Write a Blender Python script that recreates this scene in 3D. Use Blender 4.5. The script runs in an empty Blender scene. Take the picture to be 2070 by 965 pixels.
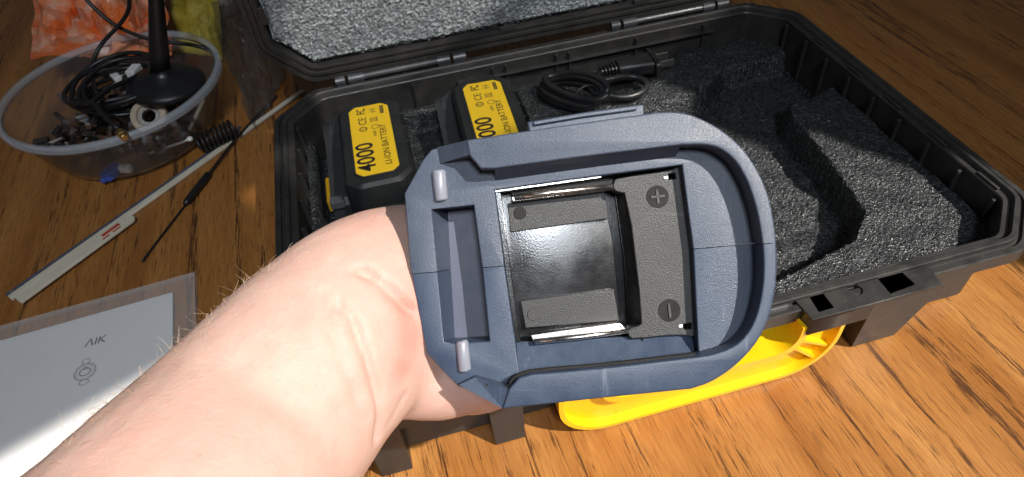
import bpy, bmesh, math, random
from mathutils import Vector, Matrix, noise
random.seed(7)
scene = bpy.context.scene
col = scene.collection

# ------------------------------------------------------------------ camera
CAM_ROT = Matrix([[0.964304, 0.231722, -0.128149], [-0.254309, 0.67559, -0.69203], [-0.073782, 0.699917, 0.710403]])            # camera axes (right, up, back) as columns
cam_data = bpy.data.cameras.new('camera')
cam_data.sensor_width = 36.0
cam_data.lens = 23.43
cam_data.clip_start = 0.01
cam_data.clip_end = 50
cam_data.dof.use_dof = True
cam_data.dof.focus_distance = 0.24
cam_data.dof.aperture_fstop = 42
cam = bpy.data.objects.new('camera', cam_data)
cam.matrix_world = Matrix.Translation((0, 0, 0.36)) @ CAM_ROT.to_4x4()
col.objects.link(cam)
scene.camera = cam

# ------------------------------------------------------------------ light
world = bpy.data.worlds.new('World')
scene.world = world
world.use_nodes = True
bg = world.node_tree.nodes['Background']
bg.inputs[0].default_value = (0.97, 0.98, 1.0, 1)
bg.inputs[1].default_value = 0.038

SUN_DIR = Vector((0.455, -0.455, 0.766)).normalized()      # towards the sun
_h = Vector((0, 0, 1)).cross(SUN_DIR).normalized()
_v = SUN_DIR.cross(_h)
_t = math.radians(16)                                          # lean of the window edge across the beam
E1 = _h * math.cos(_t) - _v * math.sin(_t)
E2 = _v * math.cos(_t) + _h * math.sin(_t)
def beam(name, e1a, e1b, e2a, e2b, energy, lean=0.0, color=(1.0, 0.945, 0.86)):
    """parallel rectangular beam along the sun direction"""
    ld = bpy.data.lights.new(name, 'AREA')
    ld.shape = 'RECTANGLE'
    ld.size = e1b - e1a
    ld.size_y = e2b - e2a
    ld.spread = math.radians(1.0)
    ld.energy = energy * ld.size * ld.size_y
    ld.color = color
    o = bpy.data.objects.new(name, ld)
    c = E1 * ((e1a + e1b) / 2) + E2 * ((e2a + e2b) / 2) + SUN_DIR * 0.95
    o.matrix_world = Matrix.Translation(c) @ Matrix((E1, E2, SUN_DIR)).transposed().to_4x4() @ Matrix.Rotation(lean, 4, 'Z')
    col.objects.link(o)
    return o
SUN_E = 6.3
beam('sun_beam', -0.45, 0.432, -0.40, 0.283, SUN_E)
beam('battery_fill_beam', 0.135, 0.56, 0.300, 0.388, SUN_E * 0.30)  # added weak beam to brighten the batteries and lid foam
beam('lid_fill_beam', 0.205, 0.60, 0.408, 0.500, SUN_E * 0.40, math.radians(6))  # added beam to brighten the lid foam, leaving a darker streak below

def area(name, loc, target, sx, sy, energy, color, spread=180):
    ld = bpy.data.lights.new(name, 'AREA')
    ld.shape = 'RECTANGLE'; ld.size = sx; ld.size_y = sy; ld.energy = energy; ld.color = color; ld.spread = math.radians(spread)
    o = bpy.data.objects.new(name, ld)
    o.location = loc
    o.rotation_euler = (Vector(target) - Vector(loc)).to_track_quat('-Z', 'Y').to_euler()
    col.objects.link(o)
# added soft fill lamp behind and above the camera, also for pocket glare
area('fill_light', (0.02, -1.22, 1.98), (-0.06, 0.28, 0.05), 0.42, 0.34, 1.85, (0.86, 0.93, 1.0), 46)

scene.view_settings.view_transform = 'Standard'
scene.view_settings.look = 'None'
scene.view_settings.exposure = 0
scene.view_settings.gamma = 1

# ------------------------------------------------------------------ helpers
def tag(o, label=None, cat=None, group=None, kind=None):
    if label: o['label'] = label
    if cat: o['category'] = cat
    if group: o['group'] = group
    if kind: o['kind'] = kind
    return o

def link(name, me, mat, parent=None, smooth=False):
    o = bpy.data.objects.new(name, me)
    col.objects.link(o)
    if mat is not None:
        if len(me.materials): me.materials[0] = mat
        else: me.materials.append(mat)
    if parent is not None: o.parent = parent
    if smooth:
        me.polygons.foreach_set('use_smooth', [True] * len(me.polygons))
    return o

def empty(name, loc=(0, 0, 0), rot=None):
    o = bpy.data.objects.new(name, None)
    o.empty_display_size = 0.02
    col.objects.link(o)
    if rot is not None: o.matrix_world = Matrix.Translation(loc) @ rot.to_4x4()
    else: o.location = loc
    return o

def mesh(verts, faces):
    me = bpy.data.meshes.new('m')
    me.from_pydata([tuple(v) for v in verts], [], faces)
    me.update()
    return me

def bm_mesh(bm):
    me = bpy.data.meshes.new('m')
    bmesh.ops.recalc_face_normals(bm, faces=bm.faces)
    bm.to_mesh(me); bm.free()
    return me

def box(bm, lo, hi, M=None, bevel=0.0):
    vs = []
    for x in (lo[0], hi[0]):
        for y in (lo[1], hi[1]):
            for z in (lo[2], hi[2]):
                p = Vector((x, y, z))
                vs.append(bm.verts.new(M @ p if M else p))
    fs = []
    for q in ((0,1,3,2),(4,6,7,5),(0,4,5,1),(2,3,7,6),(0,2,6,4),(1,5,7,3)):
        fs.append(bm.faces.new([vs[i] for i in q]))
    if bevel:
        es = list({e for f in fs for e in f.edges})
        bmesh.ops.bevel(bm, geom=es, offset=bevel, segments=2, affect='EDGES', profile=0.5)

def box_mesh(lo, hi, bevel=0.0, M=None):
    bm = bmesh.new(); box(bm, lo, hi, M, bevel)
    return bm_mesh(bm)

def prism(polys, z0, z1, bevel=0.0, res=2):
    """polygon (first) with holes (rest) as a bevelled slab from z0 to z1"""
    cu = bpy.data.curves.new('c', 'CURVE')
    cu.dimensions = '2D'; cu.fill_mode = 'BOTH'
    for p in polys:
        sp = cu.splines.new('POLY')
        sp.points.add(len(p) - 1)
        for i, q in enumerate(p): sp.points[i].co = (q[0], q[1], 0, 1)
        sp.use_cyclic_u = True
    cu.bevel_depth = bevel; cu.bevel_resolution = res
    cu.offset = -bevel
    cu.extrude = (z1 - z0) / 2 - bevel
    t = bpy.data.objects.new('t', cu); col.objects.link(t)
    dg = bpy.context.evaluated_depsgraph_get()
    me = bpy.data.meshes.new_from_object(t.evaluated_get(dg))
    bpy.data.objects.remove(t); bpy.data.curves.remove(cu)
    me.transform(Matrix.Translation((0, 0, (z0 + z1) / 2)))
    return me

def join(meshes):
    bm = bmesh.new()
    for m in meshes: bm.from_mesh(m)
    me = bpy.data.meshes.new('m'); bm.to_mesh(me); bm.free()
    return me

def smooth_poly(p, n=2, closed=True):
    """Chaikin corner cutting"""
    for _ in range(n):
        q = []
        L = len(p)
        for i in range(L if closed else L - 1):
            a, b = p[i], p[(i + 1) % L]
            q.append(tuple(a[k] * .75 + b[k] * .25 for k in range(len(a))))
            q.append(tuple(a[k] * .25 + b[k] * .75 for k in range(len(a))))
        if not closed: q = [p[0]] + q + [p[-1]]
        p = q
    return p

def frames(path):
    """tangent, normal, binormal along a path, parallel transported"""
    out = []; n = None
    for i, p in enumerate(path):
        a = path[max(i - 1, 0)]; b = path[min(i + 1, len(path) - 1)]
        t = (Vector(b) - Vector(a)).normalized()
        if n is None:
            n = t.cross(Vector((0, 0, 1)))
            if n.length < 1e-3: n = t.cross(Vector((1, 0, 0)))
            n.normalize()
        else:
            n = (n - t * n.dot(t)).normalized()
        out.append((Vector(p), n, t.cross(n)))
    return out

def tube(bm, path, r, seg=8, cap=True):
    fr = frames(path); rings = []
    for i, (p, n, b) in enumerate(fr):
        rr = r[i] if isinstance(r, (list, tuple)) else r
        rings.append([bm.verts.new(p + (n * math.cos(2*math.pi*k/seg) + b * math.sin(2*math.pi*k/seg)) * rr) for k in range(seg)])
    for i in range(len(rings) - 1):
        for k in range(seg):
            bm.faces.new((rings[i][k], rings[i][(k+1) % seg], rings[i+1][(k+1) % seg], rings[i+1][k]))
    if cap:
        bm.faces.new(rings[0][::-1]); bm.faces.new(rings[-1])

def tube_mesh(path, r, seg=8):
    bm = bmesh.new(); tube(bm, path, r, seg)
    return bm_mesh(bm)

def loft(rings, cap0=False, cap1=False):
    n = len(rings[0]); v = [p for r in rings for p in r]; f = []
    for i in range(len(rings) - 1):
        for k in range(n):
            f.append((i*n + k, i*n + (k+1) % n, (i+1)*n + (k+1) % n, (i+1)*n + k))
    if cap0: f.append(tuple(range(n))[::-1])
    if cap1: f.append(tuple((len(rings)-1)*n + k for k in range(n)))
    bm = bmesh.new()
    vv = [bm.verts.new(p) for p in v]
    for q in f: bm.faces.new([vv[i] for i in q])
    return bm_mesh(bm)

def lathe(profile, seg=32, M=None):
    """profile: (radius, z)"""
    rings = []
    for r, z in profile:
        rr = []
        for k in range(seg):
            p = Vector((r*math.cos(2*math.pi*k/seg), r*math.sin(2*math.pi*k/seg), z))
            rr.append(M @ p if M else p)
        rings.append(rr)
    return loft(rings, True, True)

def text_mesh(s, size, align='LEFT', bold=0.0, xs=1.0):
    cu = bpy.data.curves.new('t', 'FONT')
    cu.body = s; cu.size = size; cu.align_x = align; cu.offset = bold
    t = bpy.data.objects.new('t', cu); col.objects.link(t)
    dg = bpy.context.evaluated_depsgraph_get()
    me = bpy.data.meshes.new_from_object(t.evaluated_get(dg))
    bpy.data.objects.remove(t); bpy.data.curves.remove(cu)
    if xs != 1.0: me.transform(Matrix.Diagonal((xs, 1, 1, 1)))
    return me

def rot_poly(p, a, o=(0, 0)):
    c, s = math.cos(a), math.sin(a)
    return [(o[0] + x*c - y*s, o[1] + x*s + y*c) for x, y in p]

# ------------------------------------------------------------------ materials
class NT:
    def __init__(self, name):
        self.m = bpy.data.materials.new(name); self.m.use_nodes = True
        self.t = self.m.node_tree; self.n = self.t.nodes
        self.b = self.n['Principled BSDF']; self.l = self.t.links
    def add(self, kind, **kw):
        nd = self.n.new(kind)
        for k, v in kw.items(): setattr(nd, k, v)
        return nd
    def coord(self, scale=(1, 1, 1), rot=(0, 0, 0)):
        tc = self.add('ShaderNodeTexCoord'); mp = self.add('ShaderNodeMapping')
        mp.inputs['Scale'].default_value = scale; mp.inputs['Rotation'].default_value = rot
        self.l.new(tc.outputs['Object'], mp.inputs[0])
        return mp.outputs[0]
    def noise(self, vec, scale, detail=3, rough=0.55, dist=0.0):
        nd = self.add('ShaderNodeTexNoise')
        nd.inputs['Scale'].default_value = scale; nd.inputs['Detail'].default_value = detail
        nd.inputs['Roughness'].default_value = rough; nd.inputs['Distortion'].default_value = dist
        self.l.new(vec, nd.inputs['Vector'])
        return nd.outputs[0]
    def voro(self, vec, scale, feature='F1', out=0):
        nd = self.add('ShaderNodeTexVoronoi', feature=feature)
        nd.inputs['Scale'].default_value = scale
        self.l.new(vec, nd.inputs['Vector'])
        return nd.outputs[out]
    def ramp(self, fac, stops):
        nd = self.add('ShaderNodeValToRGB')
        e = nd.color_ramp.elements
        e[0].position, e[0].color = stops[0][0], (*stops[0][1], 1)
        e[1].position, e[1].color = stops[-1][0], (*stops[-1][1], 1)
        for p, c in stops[1:-1]:
            q = e.new(p); q.color = (*c, 1)
        self.l.new(fac, nd.inputs[0])
        return nd.outputs[0]
    def rng(self, v, a, b, c=0.0, d=1.0):
        nd = self.add('ShaderNodeMapRange')
        for i, x in enumerate((a, b, c, d)): nd.inputs[i+1].default_value = x
        self.l.new(v, nd.inputs[0])
        return nd.outputs[0]
    def math(self, op, a, b):
        nd = self.add('ShaderNodeMath', operation=op)
        for i, x in enumerate((a, b)):
            if isinstance(x, (int, float)): nd.inputs[i].default_value = x
            else: self.l.new(x, nd.inputs[i])
        return nd.outputs[0]
    def mix(self, fac, a, b, blend='MIX'):
        nd = self.add('ShaderNodeMix', data_type='RGBA', blend_type=blend)
        for s, x in ((nd.inputs[0], fac), (nd.inputs[6], a), (nd.inputs[7], b)):
            if isinstance(x, (int, float)): s.default_value = x
            elif isinstance(x, tuple): s.default_value = (*x, 1)
            else: self.l.new(x, s)
        return nd.outputs[2]
    def bump(self, h, strength, dist=0.001, prev=None):
        nd = self.add('ShaderNodeBump')
        nd.inputs['Strength'].default_value = strength; nd.inputs['Distance'].default_value = dist
        self.l.new(h, nd.inputs['Height'])
        if prev is not None: self.l.new(prev, nd.inputs['Normal'])
        return nd.outputs[0]
    def set(self, **kw):
        for k, v in kw.items():
            s = self.b.inputs[k.replace('_', ' ')]
            if isinstance(v, (int, float)): s.default_value = v
            elif isinstance(v, tuple): s.default_value = (*v, 1) if len(v) == 3 and s.type == 'RGBA' else v
            else: self.l.new(v, s)
        return self.m

def plastic(name, c1, c2=None, rough=0.45, grain=2500, bump=0.25, wear=0.25, spec=0.5, scale2=60, dist=0.0002, dust=0.0):
    t = NT(name); v = t.coord()
    c2 = c2 or tuple(x * 1.35 for x in c1)
    n1 = t.noise(v, scale2, 5, 0.65); n2 = t.noise(v, grain, 2)
    f = t.rng(n1, 0.35, 0.7)
    colr = t.mix(f, c1, c2)
    if dust:
        sp = t.rng(t.noise(v, 700, 2), 0.70, 0.76, 0.0, dust); sm = t.rng(t.noise(t.coord((30, 420, 420), (0.3, 0.2, 0.5)), 1.0, 4), 0.66, 0.74, 0.0, dust * 0.7)
        colr = t.mix(t.math('MAXIMUM', sp, sm), colr, (0.16, 0.15, 0.14))
    t.set(Base_Color=colr, Roughness=t.rng(n1, 0.3, 0.75, rough - 0.07, rough + 0.1 + wear * 0.2),
          Specular_IOR_Level=spec, Normal=t.bump(n2, bump, dist))
    return t.m

def scuffed(name, c1, c2, rough, grain, bump, wear, scale2, dist):
    """moulded plastic with a fine leather grain, cloudy handling marks and pale rub streaks"""
    t = NT(name); v = t.coord(); vs = t.coord((260, 28, 260), (0, 0, 0.6)); vs2 = t.coord((22, 300, 120), (0, 0, -0.35))
    n1 = t.noise(v, scale2, 6, 0.7); n2 = t.noise(v, grain, 2); n3 = t.noise(v, grain * 0.4, 2)
    sc = t.noise(vs, 1.0, 4, 0.7); sc2 = t.noise(vs2, 1.0, 4, 0.7); patch = t.noise(v, 28, 3, 0.6)
    base = t.mix(t.rng(n1, 0.3, 0.72), c1, c2)
    rub = t.math('MULTIPLY', t.math('MAXIMUM', t.rng(sc, 0.60, 0.74), t.rng(sc2, 0.62, 0.76)), t.rng(patch, 0.42, 0.68, 0.0, 0.75))
    base = t.mix(t.math('MULTIPLY', rub, wear), base, (0.30, 0.34, 0.42))
    dirt = t.math('MULTIPLY', t.rng(n3, 0.5, 0.75), t.rng(patch, 0.30, 0.5, 0.5, 0.0))
    base = t.mix(dirt, base, tuple(x * 0.45 for x in c1))
    t.set(Base_Color=base, Roughness=t.math('ADD', t.rng(n1, 0.3, 0.75, rough - 0.06, rough + 0.14), t.math('MULTIPLY', rub, 0.15)),
          Normal=t.bump(n2, bump, dist, t.bump(n3, bump * 0.35, dist)))
    return t.m

M = {}
def mats():
    # varnished oak: grain runs along local y
    t = NT('oak_wood'); v0 = t.coord(rot=(0, 0, math.radians(-2)))
    warp = t.add('ShaderNodeTexNoise'); warp.inputs['Scale'].default_value = 3.0; warp.inputs['Detail'].default_value = 1
    t.l.new(v0, warp.inputs['Vector'])
    off = t.add('ShaderNodeVectorMath', operation='MULTIPLY_ADD')
    t.l.new(warp.outputs['Color'], off.inputs[0]); off.inputs[1].default_value = (0.012, 0, 0); t.l.new(v0, off.inputs[2])
    def mapped(s):
        mp = t.add('ShaderNodeMapping'); mp.inputs['Scale'].default_value = s
        t.l.new(off.outputs[0], mp.inputs[0]); return mp.outputs[0]
    bands = t.noise(mapped((120, 3.0, 1)), 1.0, 3, 0.6)
    pores = t.noise(mapped((820, 34, 1)), 1.0, 4, 0.75)
    fine = t.noise(mapped((1000, 42, 7)), 1.0, 3, 0.7)
    tone = t.noise(mapped((34, 1.6, 1)), 1.0, 4, 0.6)
    base = t.ramp(tone, [(0.28, (0.26, 0.092, 0.018)), (0.5, (0.385, 0.160, 0.036)), (0.72, (0.48, 0.220, 0.058))])
    base = t.mix(t.rng(fine, 0.44, 0.64, 0.0, 0.62), base, (0.19, 0.062, 0.012))
    m = t.math('ADD', t.rng(bands, 0.44, 0.70, 0.0, 0.22), pores)
    dark = t.rng(m, 0.640, 0.695, 0.0, 0.90)
    colr = t.mix(dark, base, (0.058, 0.020, 0.006))
    hb = t.math('SUBTRACT', t.math('MULTIPLY', fine, 0.3), dark)
    t.set(Base_Color=colr, Roughness=t.rng(tone, 0.3, 0.7, 0.36, 0.5), Normal=t.bump(hb, 0.22, 0.0004),
          Coat_Weight=0.25, Coat_Roughness=0.25)
    M['oak'] = t.m

    M['case'] = plastic('black_case_plastic', (0.022, 0.0215, 0.021), (0.040, 0.038, 0.036), rough=0.42, grain=1800, bump=0.15, dust=0.5)
    M['case_dull'] = plastic('black_case_plastic_inside', (0.010, 0.011, 0.012), (0.020, 0.021, 0.022), rough=0.5, grain=1500, bump=0.2)
    M['hinge'] = plastic('dark_grey_hinge_plastic', (0.05, 0.052, 0.056), (0.085, 0.088, 0.095), rough=0.33, bump=0.1)
    M['yellow'] = plastic('yellow_handle_plastic', (0.85, 0.48, 0.004), (0.88, 0.53, 0.006), rough=0.34, grain=900, bump=0.06)
    M['yellow_dull'] = plastic('yellow_clip_plastic', (0.70, 0.38, 0.01), rough=0.5)
    M['label'] = plastic('yellow_label_paper', (0.80, 0.50, 0.012), (0.84, 0.54, 0.018), rough=0.42, bump=0.05)
    M['ink'] = plastic('black_print', (0.012, 0.011, 0.010), rough=0.5, bump=0.0)
    M['ink_faint'] = plastic('faint_print', (0.30, 0.19, 0.02), rough=0.5, bump=0.0)
    M['battery'] = plastic('black_battery_plastic', (0.010, 0.011, 0.012), (0.019, 0.020, 0.021), rough=0.5, grain=2200, bump=0.3, dust=0.25)
    M['battery_grey'] = plastic('charcoal_battery_rail', (0.022, 0.024, 0.026), rough=0.45, bump=0.2)
    M['rubber'] = plastic('black_cable_rubber', (0.011, 0.011, 0.012), rough=0.36, grain=1200, bump=0.1)

    # speckled foam
    def foam(name, c, rough, cell, bump):
        t = NT(name); v = t.coord()
        vo = t.voro(v, cell); n = t.noise(v, cell * 0.45, 3)
        cc = t.voro(v, cell, out=1)
        sep = t.add('ShaderNodeSeparateColor'); t.l.new(cc, sep.inputs[0])
        k = t.rng(sep.outputs[0], 0.0, 1.0, 0.0, 1.0)
        t.set(Base_Color=t.mix(t.math('POWER', k, 1.7), c[0], c[1]), Roughness=t.rng(k, 0, 1, rough + .15, rough),
              Specular_IOR_Level=0.6, Normal=t.bump(t.math('ADD', vo, n), bump, 0.0015))
        return t.m
    M['foam'] = foam('charcoal_foam', ((0.004, 0.0044, 0.005), (0.064, 0.070, 0.074)), 0.32, 800, 0.6)
    M['foam_lid'] = foam('grey_convoluted_foam', ((0.14, 0.155, 0.165), (0.42, 0.455, 0.475)), 0.5, 520, 0.55)

    # tool
    M['blue'] = scuffed('slate_blue_plastic_lit', (0.042, 0.056, 0.088), (0.070, 0.088, 0.126), rough=0.36, grain=3000, bump=0.42, wear=0.6, scale2=60, dist=0.0003)  # upper half: same plastic, lighter base colour stands in for light and sheen
    M['blue_lower'] = scuffed('slate_blue_plastic_shaded', (0.026, 0.042, 0.078), (0.046, 0.067, 0.110), rough=0.38, grain=3000, bump=0.34, wear=0.6, scale2=75, dist=0.0003)  # lower half: same plastic, painted darker as the less lit side
    M['blue_dark'] = plastic('slate_blue_shell_back', (0.060, 0.066, 0.100), rough=0.42, bump=0.3)
    M['tblack'] = plastic('black_textured_terminal_plastic', (0.026, 0.026, 0.026), (0.042, 0.041, 0.041), rough=0.44, grain=2600, bump=0.6, dist=0.0003, dust=0.4)
    M['tgloss'] = plastic('black_satin_pocket_plastic', (0.010, 0.010, 0.011), (0.018, 0.017, 0.018), rough=0.20, grain=1900, bump=0.16, wear=0.0, spec=1.0, scale2=60, dist=0.0002)
    M['disc'] = plastic('dark_polarity_mark', (0.006, 0.0055, 0.0055), rough=0.75, grain=1500, bump=0.2)
    M['slot_shade'] = plastic('painted_slot_shade', (0.004, 0.004, 0.004), rough=0.7, bump=0.0)  # near-black colour stands in for the shade inside slots
    t = NT('bumper_silicone'); v = t.coord()
    t.set(Base_Color=(0.25, 0.26, 0.31), Roughness=0.34, Subsurface_Weight=0.6, Subsurface_Radius=(0.004, 0.004, 0.004), Subsurface_Scale=0.5)
    M['clear_bumper'] = t.m
    def metal(name, c, rough, grain=400):
        t = NT(name); v = t.coord((1, 1, 1)); n = t.noise(v, grain, 3)
        t.set(Base_Color=c, Metallic=1.0, Roughness=t.rng(n, 0.3, 0.7, rough - .06, rough + .12), Normal=t.bump(n, 0.15, 0.0003))
        return t.m
    M['nickel'] = metal('nickel_contact', (0.72, 0.69, 0.65), 0.26)
    M['brass'] = metal('gold_connector', (0.80, 0.55, 0.20), 0.25)
    M['steel'] = metal('worn_steel', (0.55, 0.52, 0.47), 0.35)

    # skin
    t = NT('pale_skin'); v = t.coord()
    n1 = t.noise(v, 38, 3, 0.55); n2 = t.noise(v, 260, 3, 0.6); vo = t.voro(v, 950)
    at = t.add('ShaderNodeAttribute', attribute_name='flush')
    base = t.mix(t.rng(n1, 0.35, 0.7), (0.50, 0.325, 0.268), (0.57, 0.385, 0.322))
    base = t.mix(t.rng(n2, 0.46, 0.74, 0.0, 0.42), base, (0.56, 0.30, 0.25))
    base = t.mix(t.rng(t.noise(v, 14, 2), 0.48, 0.7, 0.0, 0.35), base, (0.60, 0.335, 0.285))
    base = t.mix(t.rng(t.noise(v, 420, 2), 0.70, 0.78, 0.0, 0.35), base, (0.33, 0.17, 0.12))
    base = t.mix(at.outputs['Fac'], base, (0.62, 0.21, 0.165))
    bn = t.bump(vo, 0.28, 0.0003); bn = t.bump(n2, 0.22, 0.0008, bn)
    t.set(Base_Color=base, Roughness=0.56, Specular_IOR_Level=0.35, Subsurface_Weight=0.35, Subsurface_Radius=(0.006, 0.0025, 0.0012), Subsurface_Scale=0.6, Normal=bn)
    M['skin'] = t.m
    t = NT('fine_arm_hair'); t.set(Base_Color=(0.42, 0.30, 0.21), Roughness=0.45); M['hair'] = t.m

    # clutter
    t = NT('clear_tub_plastic'); t.set(Base_Color=(0.93, 0.96, 0.98), Roughness=0.12, Transmission_Weight=0.97, IOR=1.18)
    M['clear'] = t.m
    t = NT('clear_sleeve'); v = t.coord(); n = t.noise(v, 30, 3)
    t.set(Base_Color=(0.92, 0.88, 0.86), Roughness=0.12, Alpha=0.16, Normal=t.bump(n, 0.3, 0.002)); M['sleeve'] = t.m
    t = NT('crinkled_clear_bag'); v = t.coord(); n = t.noise(v, 60, 4)
    t.set(Base_Color=(0.10, 0.095, 0.09), Roughness=0.07, Specular_IOR_Level=1.0, Alpha=0.38, Normal=t.bump(n, 1.0, 0.008)); M['cellophane'] = t.m
    def film(name, c1, c2, alpha, rough=0.25, sc=40):
        t = NT(name); v = t.coord(); n = t.noise(v, sc, 4); n2 = t.noise(v, sc * 2.3, 2)
        t.set(Base_Color=t.mix(t.rng(n, 0.4, 0.65), c1, c2), Roughness=rough, Alpha=alpha, Normal=t.bump(n2, 0.6, 0.004))
        return t.m
    M['orange_film'] = film('orange_bag_film', (0.90, 0.19, 0.045), (0.95, 0.52, 0.36), 1.0)
    M['yellow_film'] = film('dull_yellow_packet', (0.40, 0.30, 0.03), (0.55, 0.44, 0.09), 1.0, 0.35)
    M['paper'] = plastic('white_paper', (0.80, 0.82, 0.84), (0.86, 0.87, 0.88), rough=0.6, grain=600, bump=0.06, spec=0.3, scale2=15)
    M['cream'] = plastic('cream_plastic_strip', (0.66, 0.60, 0.47), (0.74, 0.68, 0.55), rough=0.38, bump=0.05)
    M['red'] = plastic('red_print', (0.42, 0.05, 0.03), rough=0.5, bump=0.0)
    M['pink'] = plastic('pale_pink_plastic', (0.55, 0.45, 0.44), (0.62, 0.52, 0.50), rough=0.4, bump=0.05)
    M['bluebit'] = plastic('blue_plastic_bit', (0.05, 0.11, 0.42), rough=0.35)
    M['tan'] = plastic('beige_ring', (0.42, 0.34, 0.25), rough=0.5)
    M['whitebit'] = plastic('white_plastic_bit', (0.72, 0.72, 0.70), rough=0.4)
mats()

# ------------------------------------------------------------------ table
def table():
    bm = bmesh.new()
    box(bm, (-0.95, -0.55, -0.03), (1.15, 1.35, 0.0), None, 0.003)
    o = link('tabletop', bm_mesh(bm), M['oak'])
    tag(o, 'varnished oak tabletop with dark grain under the open tool case', 'table', kind='structure')
table()

def put(name, me, mat, root, smooth=False):
    """link a mesh modelled in world coordinates under its root"""
    me.transform(root.matrix_world.inverted())
    return link(name, me, mat, root, smooth)

def auto_smooth(o, ang=40):
    me = o.data
    me.polygons.foreach_set('use_smooth', [True] * len(me.polygons))
    me.set_sharp_from_angle(angle=math.radians(ang))
    return o

# ------------------------------------------------------------------ tool case
X0, X1, Y0, Y1, RIM = -0.0949, 0.3733, 0.188, 0.522, 0.058
def octo(x0, x1, y0, y1, c, r=0.007):
    p = [(x0+c, y0), (x1-c, y0), (x1, y0+c), (x1, y1-c), (x1-c, y1), (x0+c, y1), (x0, y1-c), (x0, y0+c)]
    out = []
    n = len(p)
    for i in range(n):
        a, b, d = Vector(p[i-1]), Vector(p[i]), Vector(p[(i+1) % n])
        u = b + (a - b).normalized() * r; w = b + (d - b).normalized() * r
        for t in (0, .25, .5, .75, 1):
            q = u * (1-t)**2 + b * 2*t*(1-t) + w * t*t
            out.append((q.x, q.y))
    return out

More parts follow.
